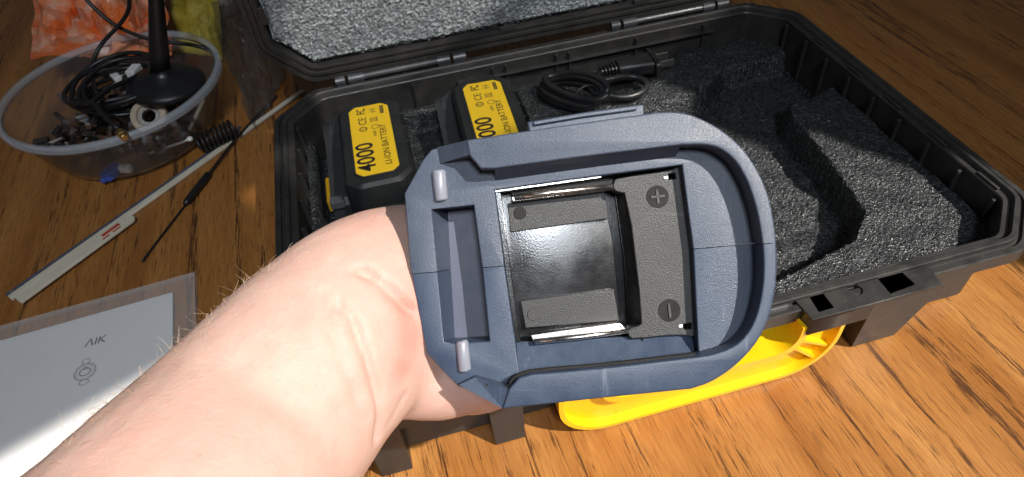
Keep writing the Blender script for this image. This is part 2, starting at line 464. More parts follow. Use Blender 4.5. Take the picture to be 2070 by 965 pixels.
def tool_case():
    root = empty('tool_case', (0.139, 0.355, 0))
    bpy.context.view_layer.update()
    tag(root, 'open black plastic tool case with yellow handle lying on the oak table', 'tool case')
    def ring(i, z, c=0.034):
        return [(x, y, z) for x, y in octo(X0+i, X1-i, Y0+i, Y1-i, max(c - 0.55*i, 0.012), max(0.008 - i*0.2, 0.003))]
    # base shell: bottom, outer wall, overhanging rim with a raised double lip, inner wall, floor
    prof = [(0.0185, 0.0006), (0.0155, 0.002), (0.0145, 0.046), (0.0008, 0.0475), (0, 0.0482), (0, 0.0572), (0.0007, 0.058),
            (0.0042, 0.058), (0.0046, 0.0562), (0.0066, 0.0562), (0.0070, 0.0595), (0.0076, 0.0602), (0.0100, 0.0602), (0.0106, 0.0595),
            (0.0112, 0.0570), (0.0150, 0.0568), (0.0156, 0.056), (0.0168, 0.030), (0.0185, 0.005)]
    sh = put('shell', loft([ring(i, z) for i, z in prof], True, True), M['case'], root)
    auto_smooth(sh, 32)
    # ribs on the inside of the side walls and the back wall
    rb = box_mesh((-0.0006, -0.0011, -0.020), (0.0026, 0.0011, 0.020), 0.0004)
    for k in range(9):
        y = 0.232 + k * 0.0305
        for xx, s in ((X1 - 0.0166, -1), (X0 + 0.0166, 1)):
            o = link('rib', rb.copy() if k == 0 and s == 1 else rb, M['case'], sh)
            o.location = (xx - 0.139, y - 0.355, 0.034); o.scale = (s, 1, 1)
    for x in (0.022, 0.092, 0.104, 0.150, 0.162, 0.225, 0.290):
        o = link('rib', rb, M['case'], sh)
        o.location = (x - 0.139, Y1 - 0.0165 - 0.355, 0.034); o.rotation_euler = (0, 0, -math.pi/2)
    # short raised catches on the rim of the right wall
    ct = box_mesh((-0.0011, -0.009, 0), (0.0011, 0.009, 0.0016), 0.0004)
    for k in range(5):
        o = link('rim_catch', ct, M['case'], sh)
        o.location = (X1 - 0.0130 - 0.139, 0.245 + k*0.047 - 0.355, 0.0568)
    # shelf strip along the back wall
    put('ledge', box_mesh((0.060, Y1 - 0.0210, 0.046), (0.300, Y1 - 0.0162, 0.0475), 0.0005), M['case'], root)
    # front mounts with hollow boxes: right group
    hole = [(0.2279 + 0.0038*math.cos(a*math.pi/10), 0.1911 + 0.0038*math.sin(a*math.pi/10)) for a in range(20)]
    outl = [(0.1925, 0.1945), (0.1945, 0.1795), (0.2745, 0.1795), (0.2770, 0.1945)]
    sq1 = [(0.20111, 0.19725), (0.21021, 0.19846), (0.21013, 0.18309), (0.19973, 0.18286)]
    sq2 = [(0.24367, 0.19513), (0.25985, 0.19728), (0.26121, 0.18384), (0.24343, 0.18213)]
    put('front_mount', prism([outl, sq1, sq2, hole], 0.0562, 0.0590, 0.0004), M['case'], root)
    inn = [(0.1943, 0.1930), (0.1960, 0.1810), (0.2733, 0.1810), (0.2752, 0.1930)]
    inn = [(0.1943, 0.1930), (0.1960, 0.1810), (0.2310, 0.1810), (0.2310, 0.1930)]
    put('mount_skirt', prism([[(0.1928, 0.1943), (0.1947, 0.1797), (0.2322, 0.1797), (0.2322, 0.1943)], inn], 0.0445, 0.0562), M['case'], root)
    lft = [(-0.060, 0.1945), (-0.0575, 0.1795), (0.0335, 0.1795), (0.036, 0.1945)]
    h3 = [(-0.0525, 0.1905), (-0.0375, 0.1905), (-0.0375, 0.1985), (-0.0525, 0.1985)]
    # hollow posts under the mounts, open at the top
    def post(x0, x1, y0, y1, z1, w=0.0016, taper=0.001):
        rings = []
        def rc(i, z, t=0.0): return [(x0+i+t, y0+i+t, z), (x1-i-t, y0+i+t, z), (x1-i-t, y1-i, z), (x0+i+t, y1-i, z)]
        me = loft([rc(0, 0.0012, taper), rc(0, z1), rc(w, z1), rc(w, 0.004, taper)], True, True)
        bm = bmesh.new(); bm.from_mesh(me)
        return me
    put('latch_post', post(-0.0545, -0.0353, 0.1885, 0.2035, 0.050), M['case'], root)
    put('latch_post', post(0.0120, 0.0315, 0.1885, 0.2035, 0.050), M['case'], root)
    put('latch_post', loft([[(0.2425, 0.1885, 0.001), (0.2720, 0.1885, 0.001), (0.2740, 0.2035, 0.001), (0.2425, 0.2035, 0.001)],
                        [(0.2325, 0.1797, 0.0561), (0.2765, 0.1797, 0.0561), (0.2765, 0.1950, 0.0561), (0.2325, 0.1950, 0.0561)],
                        [(0.2342, 0.1812, 0.0561), (0.2750, 0.1812, 0.0561), (0.2750, 0.1935, 0.0561), (0.2342, 0.1935, 0.0561)],
                        [(0.2440, 0.1900, 0.004), (0.2708, 0.1900, 0.004), (0.2725, 0.2010, 0.004), (0.2440, 0.2010, 0.004)]], True, True), M['case'], root)
    put('handle_boss', box_mesh((0.1955, 0.1940, 0.0350), (0.2135, 0.2030, 0.0454), 0.0008), M['case'], root)
    # bars standing on the front rim
    put('rim_bar', box_mesh((0.166, 0.1915, 0.0575), (0.187, 0.1935, 0.0600), 0.0005), M['hinge'], root)
    # pin end of the handle in its square opening
    put('handle_pin', lathe([(0.0001, 0.052), (0.0030, 0.0518), (0.0034, 0.0500), (0.0034, 0.046)], 20, Matrix.Translation((0.2035, 0.1850, 0.0020))), M['yellow'], root, True)

    # hinges on the back edge
    for xs in ((-0.041, 0.072), (0.206, 0.319)):
        h = put('hinge', join([tube_mesh([(xs[0] + 0.024, 0.5190, 0.0625), (xs[0] + 0.088, 0.5190, 0.0625)], 0.0026, 12)]), M['hinge'], root, False)
        for a, b in ((0, 0.008), (0.011, 0.024), (0.088, 0.099), (0.102, 0.113)):
            bm = bmesh.new(); tube(bm, [(xs[0]+a, 0.5190, 0.0625), (xs[0]+b, 0.5190, 0.0625)], 0.0036, 14)
            box(bm, (xs[0]+a+.0002, 0.5165, 0.0565), (xs[0]+b-.0002, 0.5215, 0.0620), None, 0.0005)
            me = bm_mesh(bm); me.transform(root.matrix_world.inverted())
            link('knuckle', me, M['hinge'], h)

    # ---- lid, standing open on the hinge
    TI = math.radians(3.0)
    LM = Matrix.Translation((0, 0.5205, 0.0645)) @ Matrix(((1,0,0),(0,math.sin(TI),math.cos(TI)*-1),(0,math.cos(TI),math.sin(TI)))).to_4x4()
    LH = 0.330
    def lring(i, n, c=0.034):
        return [LM @ Vector((x, y, n)) for x, y in octo(X0+i, X1-i, i, LH-i, max(c - 0.55*i, 0.012), max(0.008 - i*0.2, 0.003))]
    lp = [(0.012, -0.040), (0.006, -0.038), (0.004, -0.010), (0.0, -0.0085), (0, -0.0006), (0.0006, 0), (0.0036, 0), (0.0040, -0.0014), (0.0052, -0.0014),
          (0.0056, 0.0006), (0.0080, 0.0006), (0.0084, -0.0012), (0.0108, -0.0012), (0.0112, -0.0002), (0.0126, -0.0004), (0.0136, -0.004), (0.0140, -0.020)]
    lid = put('lid', loft([lring(i, n) for i, n in lp], True, True), M['case'], root)
    auto_smooth(lid, 32)
    # small catches along the inner edge of the lid frame
    cb = box_mesh((-0.007, -0.0012, -0.0030), (0.007, 0.0030, 0.0004), 0.0004)
    for x, h, a in ((0.112, 0.0135, 0), (0.235, 0.0135, 0), (-0.0815, 0.063, -1), (-0.0815, 0.105, -1), (-0.0815, 0.160, -1), (0.360, 0.09, 1)):
        me = cb.copy(); me.transform(root.matrix_world.inverted() @ LM @ Matrix.Translation((x, h, 0)) @ Matrix.Rotation(a*math.pi/2, 4, 'Z'))
        link('lid_catch', me, M['case'], lid)
    # lid foam: a bumpy sheet with chamfered corners
    sx, sy = 0.00165, 0.00165
    i = 0.0150
    nx = int((X1 - X0 - 2*i) / sx); ny = int((LH - 2*i) / sy)
    vs, fs, idx = [], [], {}
    ck = 0.0265
    rnd = random.Random(3)
    for b in range(ny + 1):
        for a in range(nx + 1):
            x = X0 + i + a*sx; y = i + b*sy
            dx = min(x - X0 - i, X1 - i - x); dy = min(y - i, LH - i - y)
            if dx + dy < ck - 0.0004: continue
            n = -0.0042 + 0.0010 * noise.noise(Vector((x*420, y*420, 2))) + 0.0008 * noise.noise(Vector((x*900, y*520, 5))) + 0.0012*noise.noise(Vector((x*30, y*30, 9)))
            if dx < sx*1.1 or dy < sy*1.1 or dx + dy < ck + sx*1.5: n -= 0.003 + 0.001*rnd.random()
            idx[a, b] = len(vs); vs.append(LM @ Vector((x + rnd.uniform(-.0004, .0004), y + rnd.uniform(-.0004, .0004), n)))
    for b in range(ny):
        for a in range(nx):
            q = [(a, b), (a+1, b), (a+1, b+1), (a, b+1)]
            g = [idx[k] for k in q if k in idx]
            if len(g) >= 3: fs.append(tuple(g))
    lf = put('lid_foam', mesh(vs, fs), M['foam_lid'], root)

    # ---- yellow handle: U shaped, I-section with ribs on its front
    hx0, hx1 = 0.0495, 0.2205
    def upath(o, top=0.050, zb=0.0012):
        r = 0.031 - o*0.62
        P = [(hx0+o, top)]
        for k in range(9):
            a = math.pi + k*math.pi/16
            P.append((hx0+o+r + r*math.cos(a), zb+o+r + r*math.sin(a)))
        for k in range(9):
            a = 1.5*math.pi + k*math.pi/16
            P.append((hx1-o-r + r*math.cos(a), zb+o+r + r*math.sin(a)))
        P.append((hx1-o, top))
        return P
    def band(o0, o1, y0, y1):
        a, b = upath(o0), upath(o1)
        rings = [[(p[0], y0, p[1]), (p[0], y1, p[1]), (q[0], y1, q[1]), (q[0], y0, q[1])] for p, q in zip(a, b)]
        return loft(rings, True, True)
    hd = put('handle', band(0.0022, 0.0250, 0.1865, 0.1975), M['yellow'], root)
    auto_smooth(hd, 30)
    for nm, a, b in (('handle_outer_flange', 0.0, 0.0026), ('handle_inner_flange', 0.0240, 0.0285)):
        me = band(a, b, 0.1812, 0.2040); me.transform(root.matrix_world.inverted())
        auto_smooth(link(nm, me, M['yellow'], hd), 30)
    a, b = upath(0.002), upath(0.0235)
    for k in (14, 16):
        p, q = Vector((a[k][0], 0, a[k][1])), Vector((b[k][0], 0, b[k][1]))
        t = (q - p).normalized().cross(Vector((0, 1, 0))) * 0.0009
        yy = (Vector((0, 0.1825, 0)), Vector((0, 0.1880, 0)))
        me = loft([[p+t+yy[0], p-t+yy[0], p-t+yy[1], p+t+yy[1]], [q+t+yy[0], q-t+yy[0], q-t+yy[1], q+t+yy[1]]], True, True)
        me.transform(root.matrix_world.inverted()); link('handle_rib', me, M['yellow'], hd)
    for x in ():
        me = box_mesh((x-.0009, 0.1835, 0.003), (x+.0009, 0.1880, 0.0250)); me.transform(root.matrix_world.inverted())
        link('handle_rib', me, M['yellow'], hd)
    return root
tool_case()

# ------------------------------------------------------------------ foam tray
def inside(p, poly):
    """signed distance, negative inside"""
    x, y = p; ins = False; d = 1e9
    n = len(poly)
    for i in range(n):
        x1, y1 = poly[i]; x2, y2 = poly[(i+1) % n]
        if (y1 > y) != (y2 > y) and x < (x2-x1)*(y-y1)/(y2-y1) + x1: ins = not ins
        ux, uy = x2-x1, y2-y1
        t = max(0, min(1, ((x-x1)*ux + (y-y1)*uy) / (ux*ux+uy*uy)))
        d = min(d, math.hypot(x-x1-t*ux, y-y1-t*uy))
    return -d if ins else d

def foam_tray():
    root = empty('foam_tray', (0.139, 0.355, 0.0052)); bpy.context.view_layer.update()
    tag(root, 'dark speckled foam insert with a moulded tool recess inside the open case', 'foam insert')
    well = [(-0.070, 0.352), (0.108, 0.352), (0.108, 0.497), (-0.070, 0.497)]
    rec = [(0.356, 0.402), (0.330, 0.392), (0.312, 0.396), (0.302, 0.375), (0.298, 0.325), (0.288, 0.262), (0.268, 0.243), (0.205, 0.228), (0.06, 0.228),
           (0.06, 0.318), (0.125, 0.345), (0.150, 0.428), (0.262, 0.436), (0.292, 0.462), (0.356, 0.466)]
    blk = [(0.170, 0.300), (0.262, 0.338), (0.280, 0.292), (0.262, 0.268), (0.170, 0.262)]
    x0, x1, y0, y1 = X0 + 0.0182, X1 - 0.0182, Y0 + 0.0182, Y1 - 0.0182
    s = 0.0019
    nx = int((x1-x0)/s); ny = int((y1-y0)/s)
    def sm(d, w): 
        t = max(0.0, min(1.0, 0.5 - d / w)); return t*t*(3-2*t)
    vs, fs = [], []
    rnd = random.Random(5)
    oct_ = octo(x0, x1, y0, y1, 0.022, 0.003)
    keep = {}
    for b in range(ny+1):
        for a in range(nx+1):
            x = x0 + a*(x1-x0)/nx; y = y0 + b*(y1-y0)/ny
            if inside((x, y), oct_) > 0.0008: continue
            top = 0.0375 if x > 0.255 and y < 0.44 else 0.031
            if y < 0.245: top = 0.0375
            z = top
            k = sm(inside((x, y), rec), 0.0052)
            fl = 0.0105
            kb = sm(inside((x, y), blk), 0.005)
            fl = fl*(1-kb) + 0.026*kb
            z = z*(1-k) + fl*k
            k2 = sm(inside((x, y), well), 0.004)
            z = z*(1-k2) + 0.0095*k2
            z += 0.0006*noise.noise(Vector((x*430, y*430, 1))) + 0.0012*noise.noise(Vector((x*60, y*60, 3)))
            keep[a, b] = len(vs)
            vs.append((x + rnd.uniform(-.0005, .0005), y + rnd.uniform(-.0005, .0005), z))
    for b in range(ny):
        for a in range(nx):
            g = [keep[k] for k in ((a, b), (a+1, b), (a+1, b+1), (a, b+1)) if k in keep]
            if len(g) >= 3: fs.append(tuple(g))
    put('foam_surface', mesh(vs, fs), M['foam'], root)
foam_tray()

# ------------------------------------------------------------------ batteries
def battery(label, loc, rz, tilt=0.0):
    """lies in the tray; label face up, label text runs along +y (local)"""
    rot = Matrix.Rotation(rz, 3, 'Z') @ Matrix.Rotation(tilt, 3, 'X')
    root = empty('battery', loc, rot)
    tag(root, label, 'battery', 'tool batteries in the case')
    w, l, h = 0.0265, 0.056, 0.046
    def oc(i, z, c=0.010): return [(x, y, z) for x, y in octo(-w+i, w-i, -l+i, l-i, c, 0.003)]
    body = link('body', loft([oc(0.001, 0.0), oc(0, 0.002), oc(0, 0.016), oc(0.0008, 0.0165), oc(0.0008, 0.0177), oc(0, 0.0182), oc(0.0, h-0.010), oc(0.0012, h-0.003), oc(0.0035, h-0.0004), oc(0.0055, h)], True, True), M['battery'], root)
    auto_smooth(body, 28)
    # raised frame round the label
    p = octo(-0.0178, 0.0178, -0.0470, 0.0470, 0.0058, 0.001); q = octo(-0.0163, 0.0163, -0.0455, 0.0455, 0.0052, 0.001)
    link('label_frame', prism([p, q], h - 0.0004, h + 0.0007, 0.0002), M['battery'], body)
    lab = link('label', prism([octo(-0.0158, 0.0158, -0.0450, 0.0450, 0.0050, 0.001)], h - 0.0002, h + 0.0003), M['label'], root)
    zt = h + 0.00045
    def txt(s, size, x, y, mat='ink', bold=0.0, xs=1.0):
        me = text_mesh(s, size, 'LEFT', bold, xs)
        me.transform(Matrix.Translation((x, y, zt)) @ Matrix.Rotation(math.pi/2, 4, 'Z'))
        return link('lettering', me, M[mat], lab)
    txt('4000', 0.0185, -0.0012, -0.0405, bold=0.00030, xs=0.95)
    txt('LI-ION BATTERY', 0.0072, 0.0110, -0.0370, xs=0.98, bold=0.00004)
    txt('CE', 0.0088, -0.0030, 0.0185, xs=1.0)
    txt('FC', 0.0094, -0.0030, 0.0335, xs=0.75, bold=0.00015)
    txt('mAh', 0.0042, 0.0034, 0.0010, 'ink', xs=0.9)
    def ringm(x, y, r, w_, mat='ink'):
        a = [(x + r*math.cos(k*math.pi/10), y + r*math.sin(k*math.pi/10)) for k in range(20)]
        b = [(x + (r-w_)*math.cos(k*math.pi/10), y + (r-w_)*math.sin(k*math.pi/10)) for k in range(20)]
        link('print_mark', prism([a, b], zt - 0.0001, zt), M[mat], lab)
    def bar(x0, y0, x1, y1, mat='ink'):
        link('print_mark', box_mesh((x0, y0, zt - .0001), (x1, y1, zt)), M[mat], lab)
    ringm(-0.0062, 0.0130, 0.0032, 0.0008); bar(-0.0082, 0.0127, -0.0042, 0.0133)
    ringm(0.0030, 0.0135, 0.0030, 0.0007, 'ink_faint')
    for k in range(3): bar(0.0004, 0.0212 + k*0.0020, 0.0056, 0.0222 + k*0.0020, 'ink_faint')
    bar(0.0000, 0.0205, 0.0008, 0.0270, 'ink_faint'); bar(0.0052, 0.0205, 0.0060, 0.0270, 'ink_faint')
    for k in range(2): bar(0.0004, 0.0345 + k*0.0036, 0.0058, 0.0354 + k*0.0036, 'ink_faint')
    bar(0.0026, 0.0330, 0.0035, 0.0400, 'ink_faint')
    bar(0.0090, 0.0305, 0.0118, 0.0415, 'ink')
    for k in range(4): link('print_mark', box_mesh((0.0097, 0.0316 + k*0.0025, zt), (0.0111, 0.0331 + k*0.0025, zt + .0001)), M['ink_faint'], lab)
    # grip ridges on the right-hand edge
    gr = box_mesh((-0.0045, -0.0007, -0.0006), (0.0040, 0.0007, 0.0008), 0.0003)
    for k in range(3):
        o = link('grip_ridge', gr, M['battery_grey'], root); o.location = (w - 0.0042, 0.027 - k*0.019, h - 0.0014); o.rotation_euler = (0, math.radians(16), math.radians(12))
    # slide rail and sloped shoulder on the left side
    sr = link('slide_rail', loft([[(-w-0.0135, y, z0), (-w+0.001, y, z0), (-w+0.001, y, z1), (-w-0.0135, y, z1)] for y, z0, z1 in ((-0.041, 0.004, 0.020), (-0.036, 0.004, 0.024), (0.022, 0.004, 0.026), (0.046, 0.004, 0.034), (0.050, 0.004, 0.034))], True, True), M['battery_grey'], root)
    me = box_mesh((-w-0.0140, -0.043, 0.0195), (-w-0.0035, -0.0352, 0.0262), 0.0008); link('rail_tip', me, M['hinge'], sr)
    link('shoulder', loft([[(-w-0.0125, 0.026, 0.024), (-w+0.001, 0.026, 0.024), (-w+0.001, 0.026, 0.026), (-w-0.0125, 0.026, 0.025)],
                           [(-w-0.0125, 0.047, 0.024), (-w+0.001, 0.049, 0.024), (-w+0.001, 0.049, 0.0405), (-w-0.0075, 0.047, 0.036)]], True, True), M['battery_grey'], root)
    link('release_button', box_mesh((-w-0.0185, -0.026, 0.004), (-w-0.0140, 0.004, 0.0150), 0.001), M['yellow_dull'], root)
    # front lip with a step
    link('front_lip', box_mesh((-0.017, -l-0.004, 0.006), (0.017, -l+0.001, 0.024), 0.001), M['battery_grey'], root)
    return root
battery('black battery with whole yellow 4000 label, left of the two in the case', (-0.0195, 0.4330, 0.0130), math.radians(-1.0))
battery('black battery in the case with its yellow label half hidden behind the blue tool', (0.0735, 0.4330, 0.0130), math.radians(-3.0))

# ------------------------------------------------------------------ power cord
def power_cord():
    root = empty('mains_lead', (0.17, 0.472, 0.034)); bpy.context.view_layer.update()
    tag(root, 'black power cord with moulded plug, coiled on the foam behind the tool', 'power cord')
    pts = []
    # flattened coil of four turns standing a little on edge
    for t in range(4):
        for k in range(16):
            a = 2*math.pi*k/16 + 0.4
            r1 = 0.0275 + 0.0012*t; r2 = 0.0125 + 0.0010*math.sin(t*2.1)
            u, v = r1*math.cos(a), r2*math.sin(a)
            ang = math.radians(-52)
            pts.append((0.1470 + u*math.cos(ang) - v*math.sin(ang) + 0.0022*t, 0.4640 + u*math.sin(ang) + v*math.cos(ang) - 0.001*t, 0.0365 + 0.0030*t + 0.008*max(0, math.sin(a + 0.6))))
    tail = [(0.172, 0.4540, 0.040), (0.190, 0.4420, 0.038), (0.207, 0.4440, 0.0385), (0.2165, 0.4550, 0.0385), (0.2110, 0.4660, 0.040), (0.198, 0.4690, 0.042), (0.182, 0.4660, 0.043), (0.1760, 0.4720, 0.043), (0.182, 0.4805, 0.0425)]
    path = smooth_poly(pts + tail, 2, False)
    put('cable', tube_mesh(path, 0.0032, 8), M['rubber'], root, True)
    # tie round the coil
    tp = [(0.158 + 0.011*math.cos(a*math.pi/8), 0.4515 + 0.003*math.cos(a*math.pi/8), 0.041 + 0.011*math.sin(a*math.pi/8)) for a in range(17)]
    put('cable_tie', tube_mesh(tp, 0.0011, 6), M['rubber'], root, True)
    # plug: strain relief, tapering body and face plate
    A = Vector((0.182, 0.4805, 0.0425)); B = Vector((0.2325, 0.4800, 0.0425))
    d = (B - A).normalized(); s = d.cross(Vector((0, 0, 1))).normalized(); u = Vector((0, 0, 1))
    def sec(t, a, b):
        c = A + d*t
        return [c + s*a*math.copysign(abs(math.cos(k*math.pi/10))**.7, math.cos(k*math.pi/10)) + u*b*math.copysign(abs(math.sin(k*math.pi/10))**.7, math.sin(k*math.pi/10)) for k in range(20)]
    st = []
    for k in range(5):
        st += [sec(0.0005 + k*0.0030, 0.0045 + k*.0005, 0.0045 + k*.0004), sec(0.0018 + k*0.0030, 0.0045 + k*.0005, 0.0045 + k*.0004), sec(0.0019 + k*0.0030, 0.0033 + k*.0005, 0.0033 + k*.0004), sec(0.0029 + k*0.0030, 0.0033 + k*.0005, 0.0033 + k*.0004)]
    put('strain_relief', loft(st, True, True), M['rubber'], root)
    pb = put('plug_body', loft([sec(0.0155, 0.0075, 0.0065), sec(0.018, 0.0085, 0.0070), sec(0.034, 0.0100, 0.0072), sec(0.0455, 0.0120, 0.0076), sec(0.0460, 0.0165, 0.0088), sec(0.0495, 0.0165, 0.0088), sec(0.0500, 0.0158, 0.0082)], True, True), M['rubber'], root)
    auto_smooth(pb, 30)
    for k in (-1, 1):
        me = box_mesh((0, -0.0008, -0.0032), (0.016, 0.0008, 0.0032), 0.0004); me.transform(Matrix.Translation(A + d*0.0498 + s*0.0062*k) @ Matrix.Rotation(math.radians(-1), 4, 'Z'))
        put('plug_blade', me, M['steel'], root)
power_cord()

# ------------------------------------------------------------------ power tool, held with its battery foot towards the camera
def power_tool():
    root = empty('power_tool', (0.04708, 0.12810, 0.21175), CAM_ROT); bpy.context.view_layer.update()
    tag(root, 'slate blue power tool held by its grip, battery foot and black terminal block showing', 'power tool')
    mm = 0.001
    # ---- the two clamshell halves of the foot
    outline = [(-0.04781, 0.03296), (-0.03742, 0.03593), (-0.00668, 0.04053), (0.02019, 0.04425), (0.02524, 0.04439), (0.02999, 0.04365), (0.03786, 0.03994), (0.04469, 0.03445), (0.04974, 0.02762), (0.0536, 0.01871), (0.05553, 0.00683), (0.05583, -0.00297), (0.05509, -0.01084), (0.05271, -0.01975), (0.0487, -0.02658), (0.04276, -0.03252), (0.03593, -0.03697), (0.02999, -0.0389), (0.00074, -0.04187), (-0.02658, -0.04484), (-0.03163, -0.04083), (-0.03697, -0.0389), (-0.03994, -0.03786), (-0.04929, -0.02806), (-0.05182, -0.01485), (-0.05419, -0.00193), (-0.05598, 0.01975), (-0.05033, 0.02999)]
    rails = [(-0.03742, 0.03593), (-0.00668, 0.04053), (0.02019, 0.04425), (0.02524, 0.04439), (0.02999, 0.04365), (0.03786, 0.03994), (0.04469, 0.03445), (0.04974, 0.02762), (0.0536, 0.01871), (0.05553, 0.00683), (0.05583, -0.00297), (0.05509, -0.01084), (0.05271, -0.01975), (0.0487, -0.02658), (0.04276, -0.03252), (0.03593, -0.03697), (0.02999, -0.0389), (0.00074, -0.04187), (-0.02658, -0.04484), (-0.02465, -0.0389), (-0.02153, -0.03549), (-0.01782, -0.03445), (0.00594, -0.03237), (0.03222, -0.02925), (0.03593, -0.02866), (0.04083, -0.02717), (0.04529, -0.0245), (0.04885, -0.0193), (0.05093, -0.01232), (0.05197, -0.00371), (0.05137, 0.00668), (0.04929, 0.01707), (0.04603, 0.02569), (0.04202, 0.03133), (0.03638, 0.0346), (0.02717, 0.03445), (-0.00223, 0.03088), (-0.02895, 0.02732), (-0.03311, 0.02732), (-0.03653, 0.03133)]
    base_out = [(-0.04889, 0.03416), (-0.03803, 0.03711), (-0.00591, 0.04192), (0.02217, 0.0458), (0.02745, 0.04595), (0.03241, 0.04518), (0.04063, 0.0413), (0.04777, 0.03556), (0.05289, 0.02842), (0.05693, 0.01911), (0.05894, 0.00685), (0.05925, -0.00339), (0.05848, -0.01161), (0.056, -0.02077), (0.05181, -0.0279), (0.0456, -0.03411), (0.03862, -0.03876), (0.03241, -0.04078), (0.00184, -0.04388), (-0.0267, -0.04699), (-0.03198, -0.04295), (-0.03757, -0.04094), (-0.04067, -0.03985), (-0.05044, -0.02961), (-0.05308, -0.0158), (-0.05556, -0.0023), (-0.05743, 0.02035), (-0.05153, 0.03106)]
    groove = [(-0.04889, 0.01539), (-0.0357, 0.01678), (-0.03291, -0.00416), (-0.03074, -0.02589), (-0.04222, -0.02651), (-0.04501, -0.02589), (-0.04688, -0.00571)]
    pocket = [(-0.02919, 0.02159), (-0.00126, 0.02532), (0.02946, 0.02935), (0.03288, 0.0036), (0.03474, -0.03147), (0.0065, -0.03395), (-0.02143, -0.03644), (-0.02267, -0.0262), (-0.02608, -0.00261)]
    def round_run(p, i, j):
        return p[:i] + smooth_poly(p[i:j+1], 2, False) + p[j+1:]
    rails = round_run(round_run(rails, 23, 35), 2, 16)
    base_out = round_run(base_out, 3, 17)
    m1 = prism([rails], -9.1*mm, 0, 0.55*mm)
    m2 = prism([base_out, groove, pocket], -12.6*mm, -8.4*mm, 0.45*mm)
    def grow(p, k):
        c = sum((Vector(q) for q in p), Vector((0, 0)))/len(p)
        return [tuple(Vector(q) + (Vector(q) - c).normalized()*k) for q in p]
    m2 = join([m2, prism([grow(pocket, 2.2*mm), pocket], -25*mm, -12*mm), prism([grow(groove, 2*mm), groove], -22*mm, -12*mm)])
    shell = join([m1, m2])
    # sloped inner side of the top rail, down to the pocket
    def slope(a, b, da, db, th=2.2*mm):
        va = [Vector((x, y, -da*mm)) for x, y in a]; vb = [Vector((x, y, -db*mm)) for x, y in b]
        dz = Vector((0, 0, -th))
        return loft([[p, q, q + dz, p + dz] for p, q in zip(va, vb)], True, True)
    t_a = [(-0.02897, 0.02753), (-0.00216, 0.03111), (0.02732, 0.03483)]; t_b = [(-0.02902, 0.02171), (-0.00061, 0.0257), (0.02748, 0.02953)]
    b_a = [(-0.02147, -0.03714), (0.00592, -0.03394), (0.03362, -0.03105)]; b_b = [(-0.02233, -0.02729), (0.00722, -0.0257), (0.03487, -0.02443)]
    g_a = [(-0.04902, 0.01553), (-0.04701, -0.00539), (-0.04515, -0.02601)]; g_b = [(-0.04504, 0.01671), (-0.04389, -0.00572), (-0.04258, -0.02782)]
    shell = join([shell, slope(t_a, t_b, 0.6, 15), slope(b_a, b_b, 10, 15, 2*mm), slope(g_a, g_b, 8.9, 20.5, 1.0*mm)])
    # split along the moulding seam into upper and lower half
    pl = [(-0.05271, -0.0046), (0.05583, 0.00505)]
    p0 = Vector((*pl[0], 0)); p1 = Vector((*pl[1], 0)); nrm = Vector((0, 0, 1)).cross(p1 - p0).normalized()
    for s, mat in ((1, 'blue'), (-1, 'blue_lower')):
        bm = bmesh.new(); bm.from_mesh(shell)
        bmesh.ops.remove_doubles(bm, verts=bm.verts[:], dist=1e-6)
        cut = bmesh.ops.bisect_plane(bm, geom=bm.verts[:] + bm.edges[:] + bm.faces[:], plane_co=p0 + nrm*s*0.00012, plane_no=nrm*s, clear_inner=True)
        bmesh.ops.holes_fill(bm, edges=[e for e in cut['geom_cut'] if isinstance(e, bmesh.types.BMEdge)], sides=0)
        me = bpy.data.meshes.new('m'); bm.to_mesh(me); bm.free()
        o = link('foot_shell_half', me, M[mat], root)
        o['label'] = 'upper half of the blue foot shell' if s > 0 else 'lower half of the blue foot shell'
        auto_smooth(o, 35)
    # floor of the latch groove and back of the foot
    link('groove_floor', prism([[(-0.05142, 0.01818), (-0.02949, 0.019), (-0.02785, -0.02929), (-0.04749, -0.02995)]], -22*mm, -20.5*mm), M['blue_dark'], root)
    # skirt behind the foot: wider dark edge at the left, bar along the top
    link('foot_skirt', prism([smooth_poly([(-0.03137, 0.03212), (0.02618, 0.04736), (0.0448, 0.04363), (0.06003, 0.02874), (0.06375, -0.00342), (0.05495, -0.0305), (0.03633, -0.04269), (-0.02291, -0.04574), (-0.03137, -0.03728), (-0.03374, -0.02035), (-0.03611, -0.00342), (-0.03561, 0.01689)], 1)], -36*mm, -27.5*mm, 1.2*mm), M['blue_dark'], root)
    link('side_button', prism([[(-0.05597, 0.00763), (-0.05254, 0.00826), (-0.05005, -0.0154), (-0.05317, -0.01633), (-0.05503, -0.00575)]], -12.8*mm, -9.5*mm, 0.4*mm), M['blue_dark'], root)
    link('top_bar', prism([[(-0.0189, 0.0432), (-0.00104, 0.04618), (0.0176, 0.04868), (0.01807, 0.04492), (-0.00104, 0.04116), (-0.01827, 0.03881)]], -26*mm, -10*mm, 0.7*mm), M['blue'], root)
    link('top_bar_ridge', prism([[(-0.01708, 0.04301), (-0.00126, 0.04564), (0.01519, 0.04782), (0.01534, 0.04673), (-0.00126, 0.0444), (-0.01693, 0.04176)]], -10.3*mm, -8.6*mm, 0.3*mm), M['blue'], root)
    # end block of the bottom rail: slanting stop beside the entrance
    e0 = [(-0.02659, -0.04495), (-0.02465, -0.03913)]; e1 = [(-0.04005, -0.03861), (-0.03508, -0.03628)]
    me = loft([[(e0[0][0], e0[0][1], -1*mm), (e0[1][0], e0[1][1], -1*mm), (e0[1][0], e0[1][1], -11*mm), (e0[0][0], e0[0][1], -11*mm)],
               [(e1[0][0], e1[0][1], -4.5*mm), (e1[1][0], e1[1][1], -4.5*mm), (e1[1][0], e1[1][1], -11*mm), (e1[0][0], e1[0][1], -11*mm)]], True, True)
    link('rail_stop', me, M['blue_lower'], root)
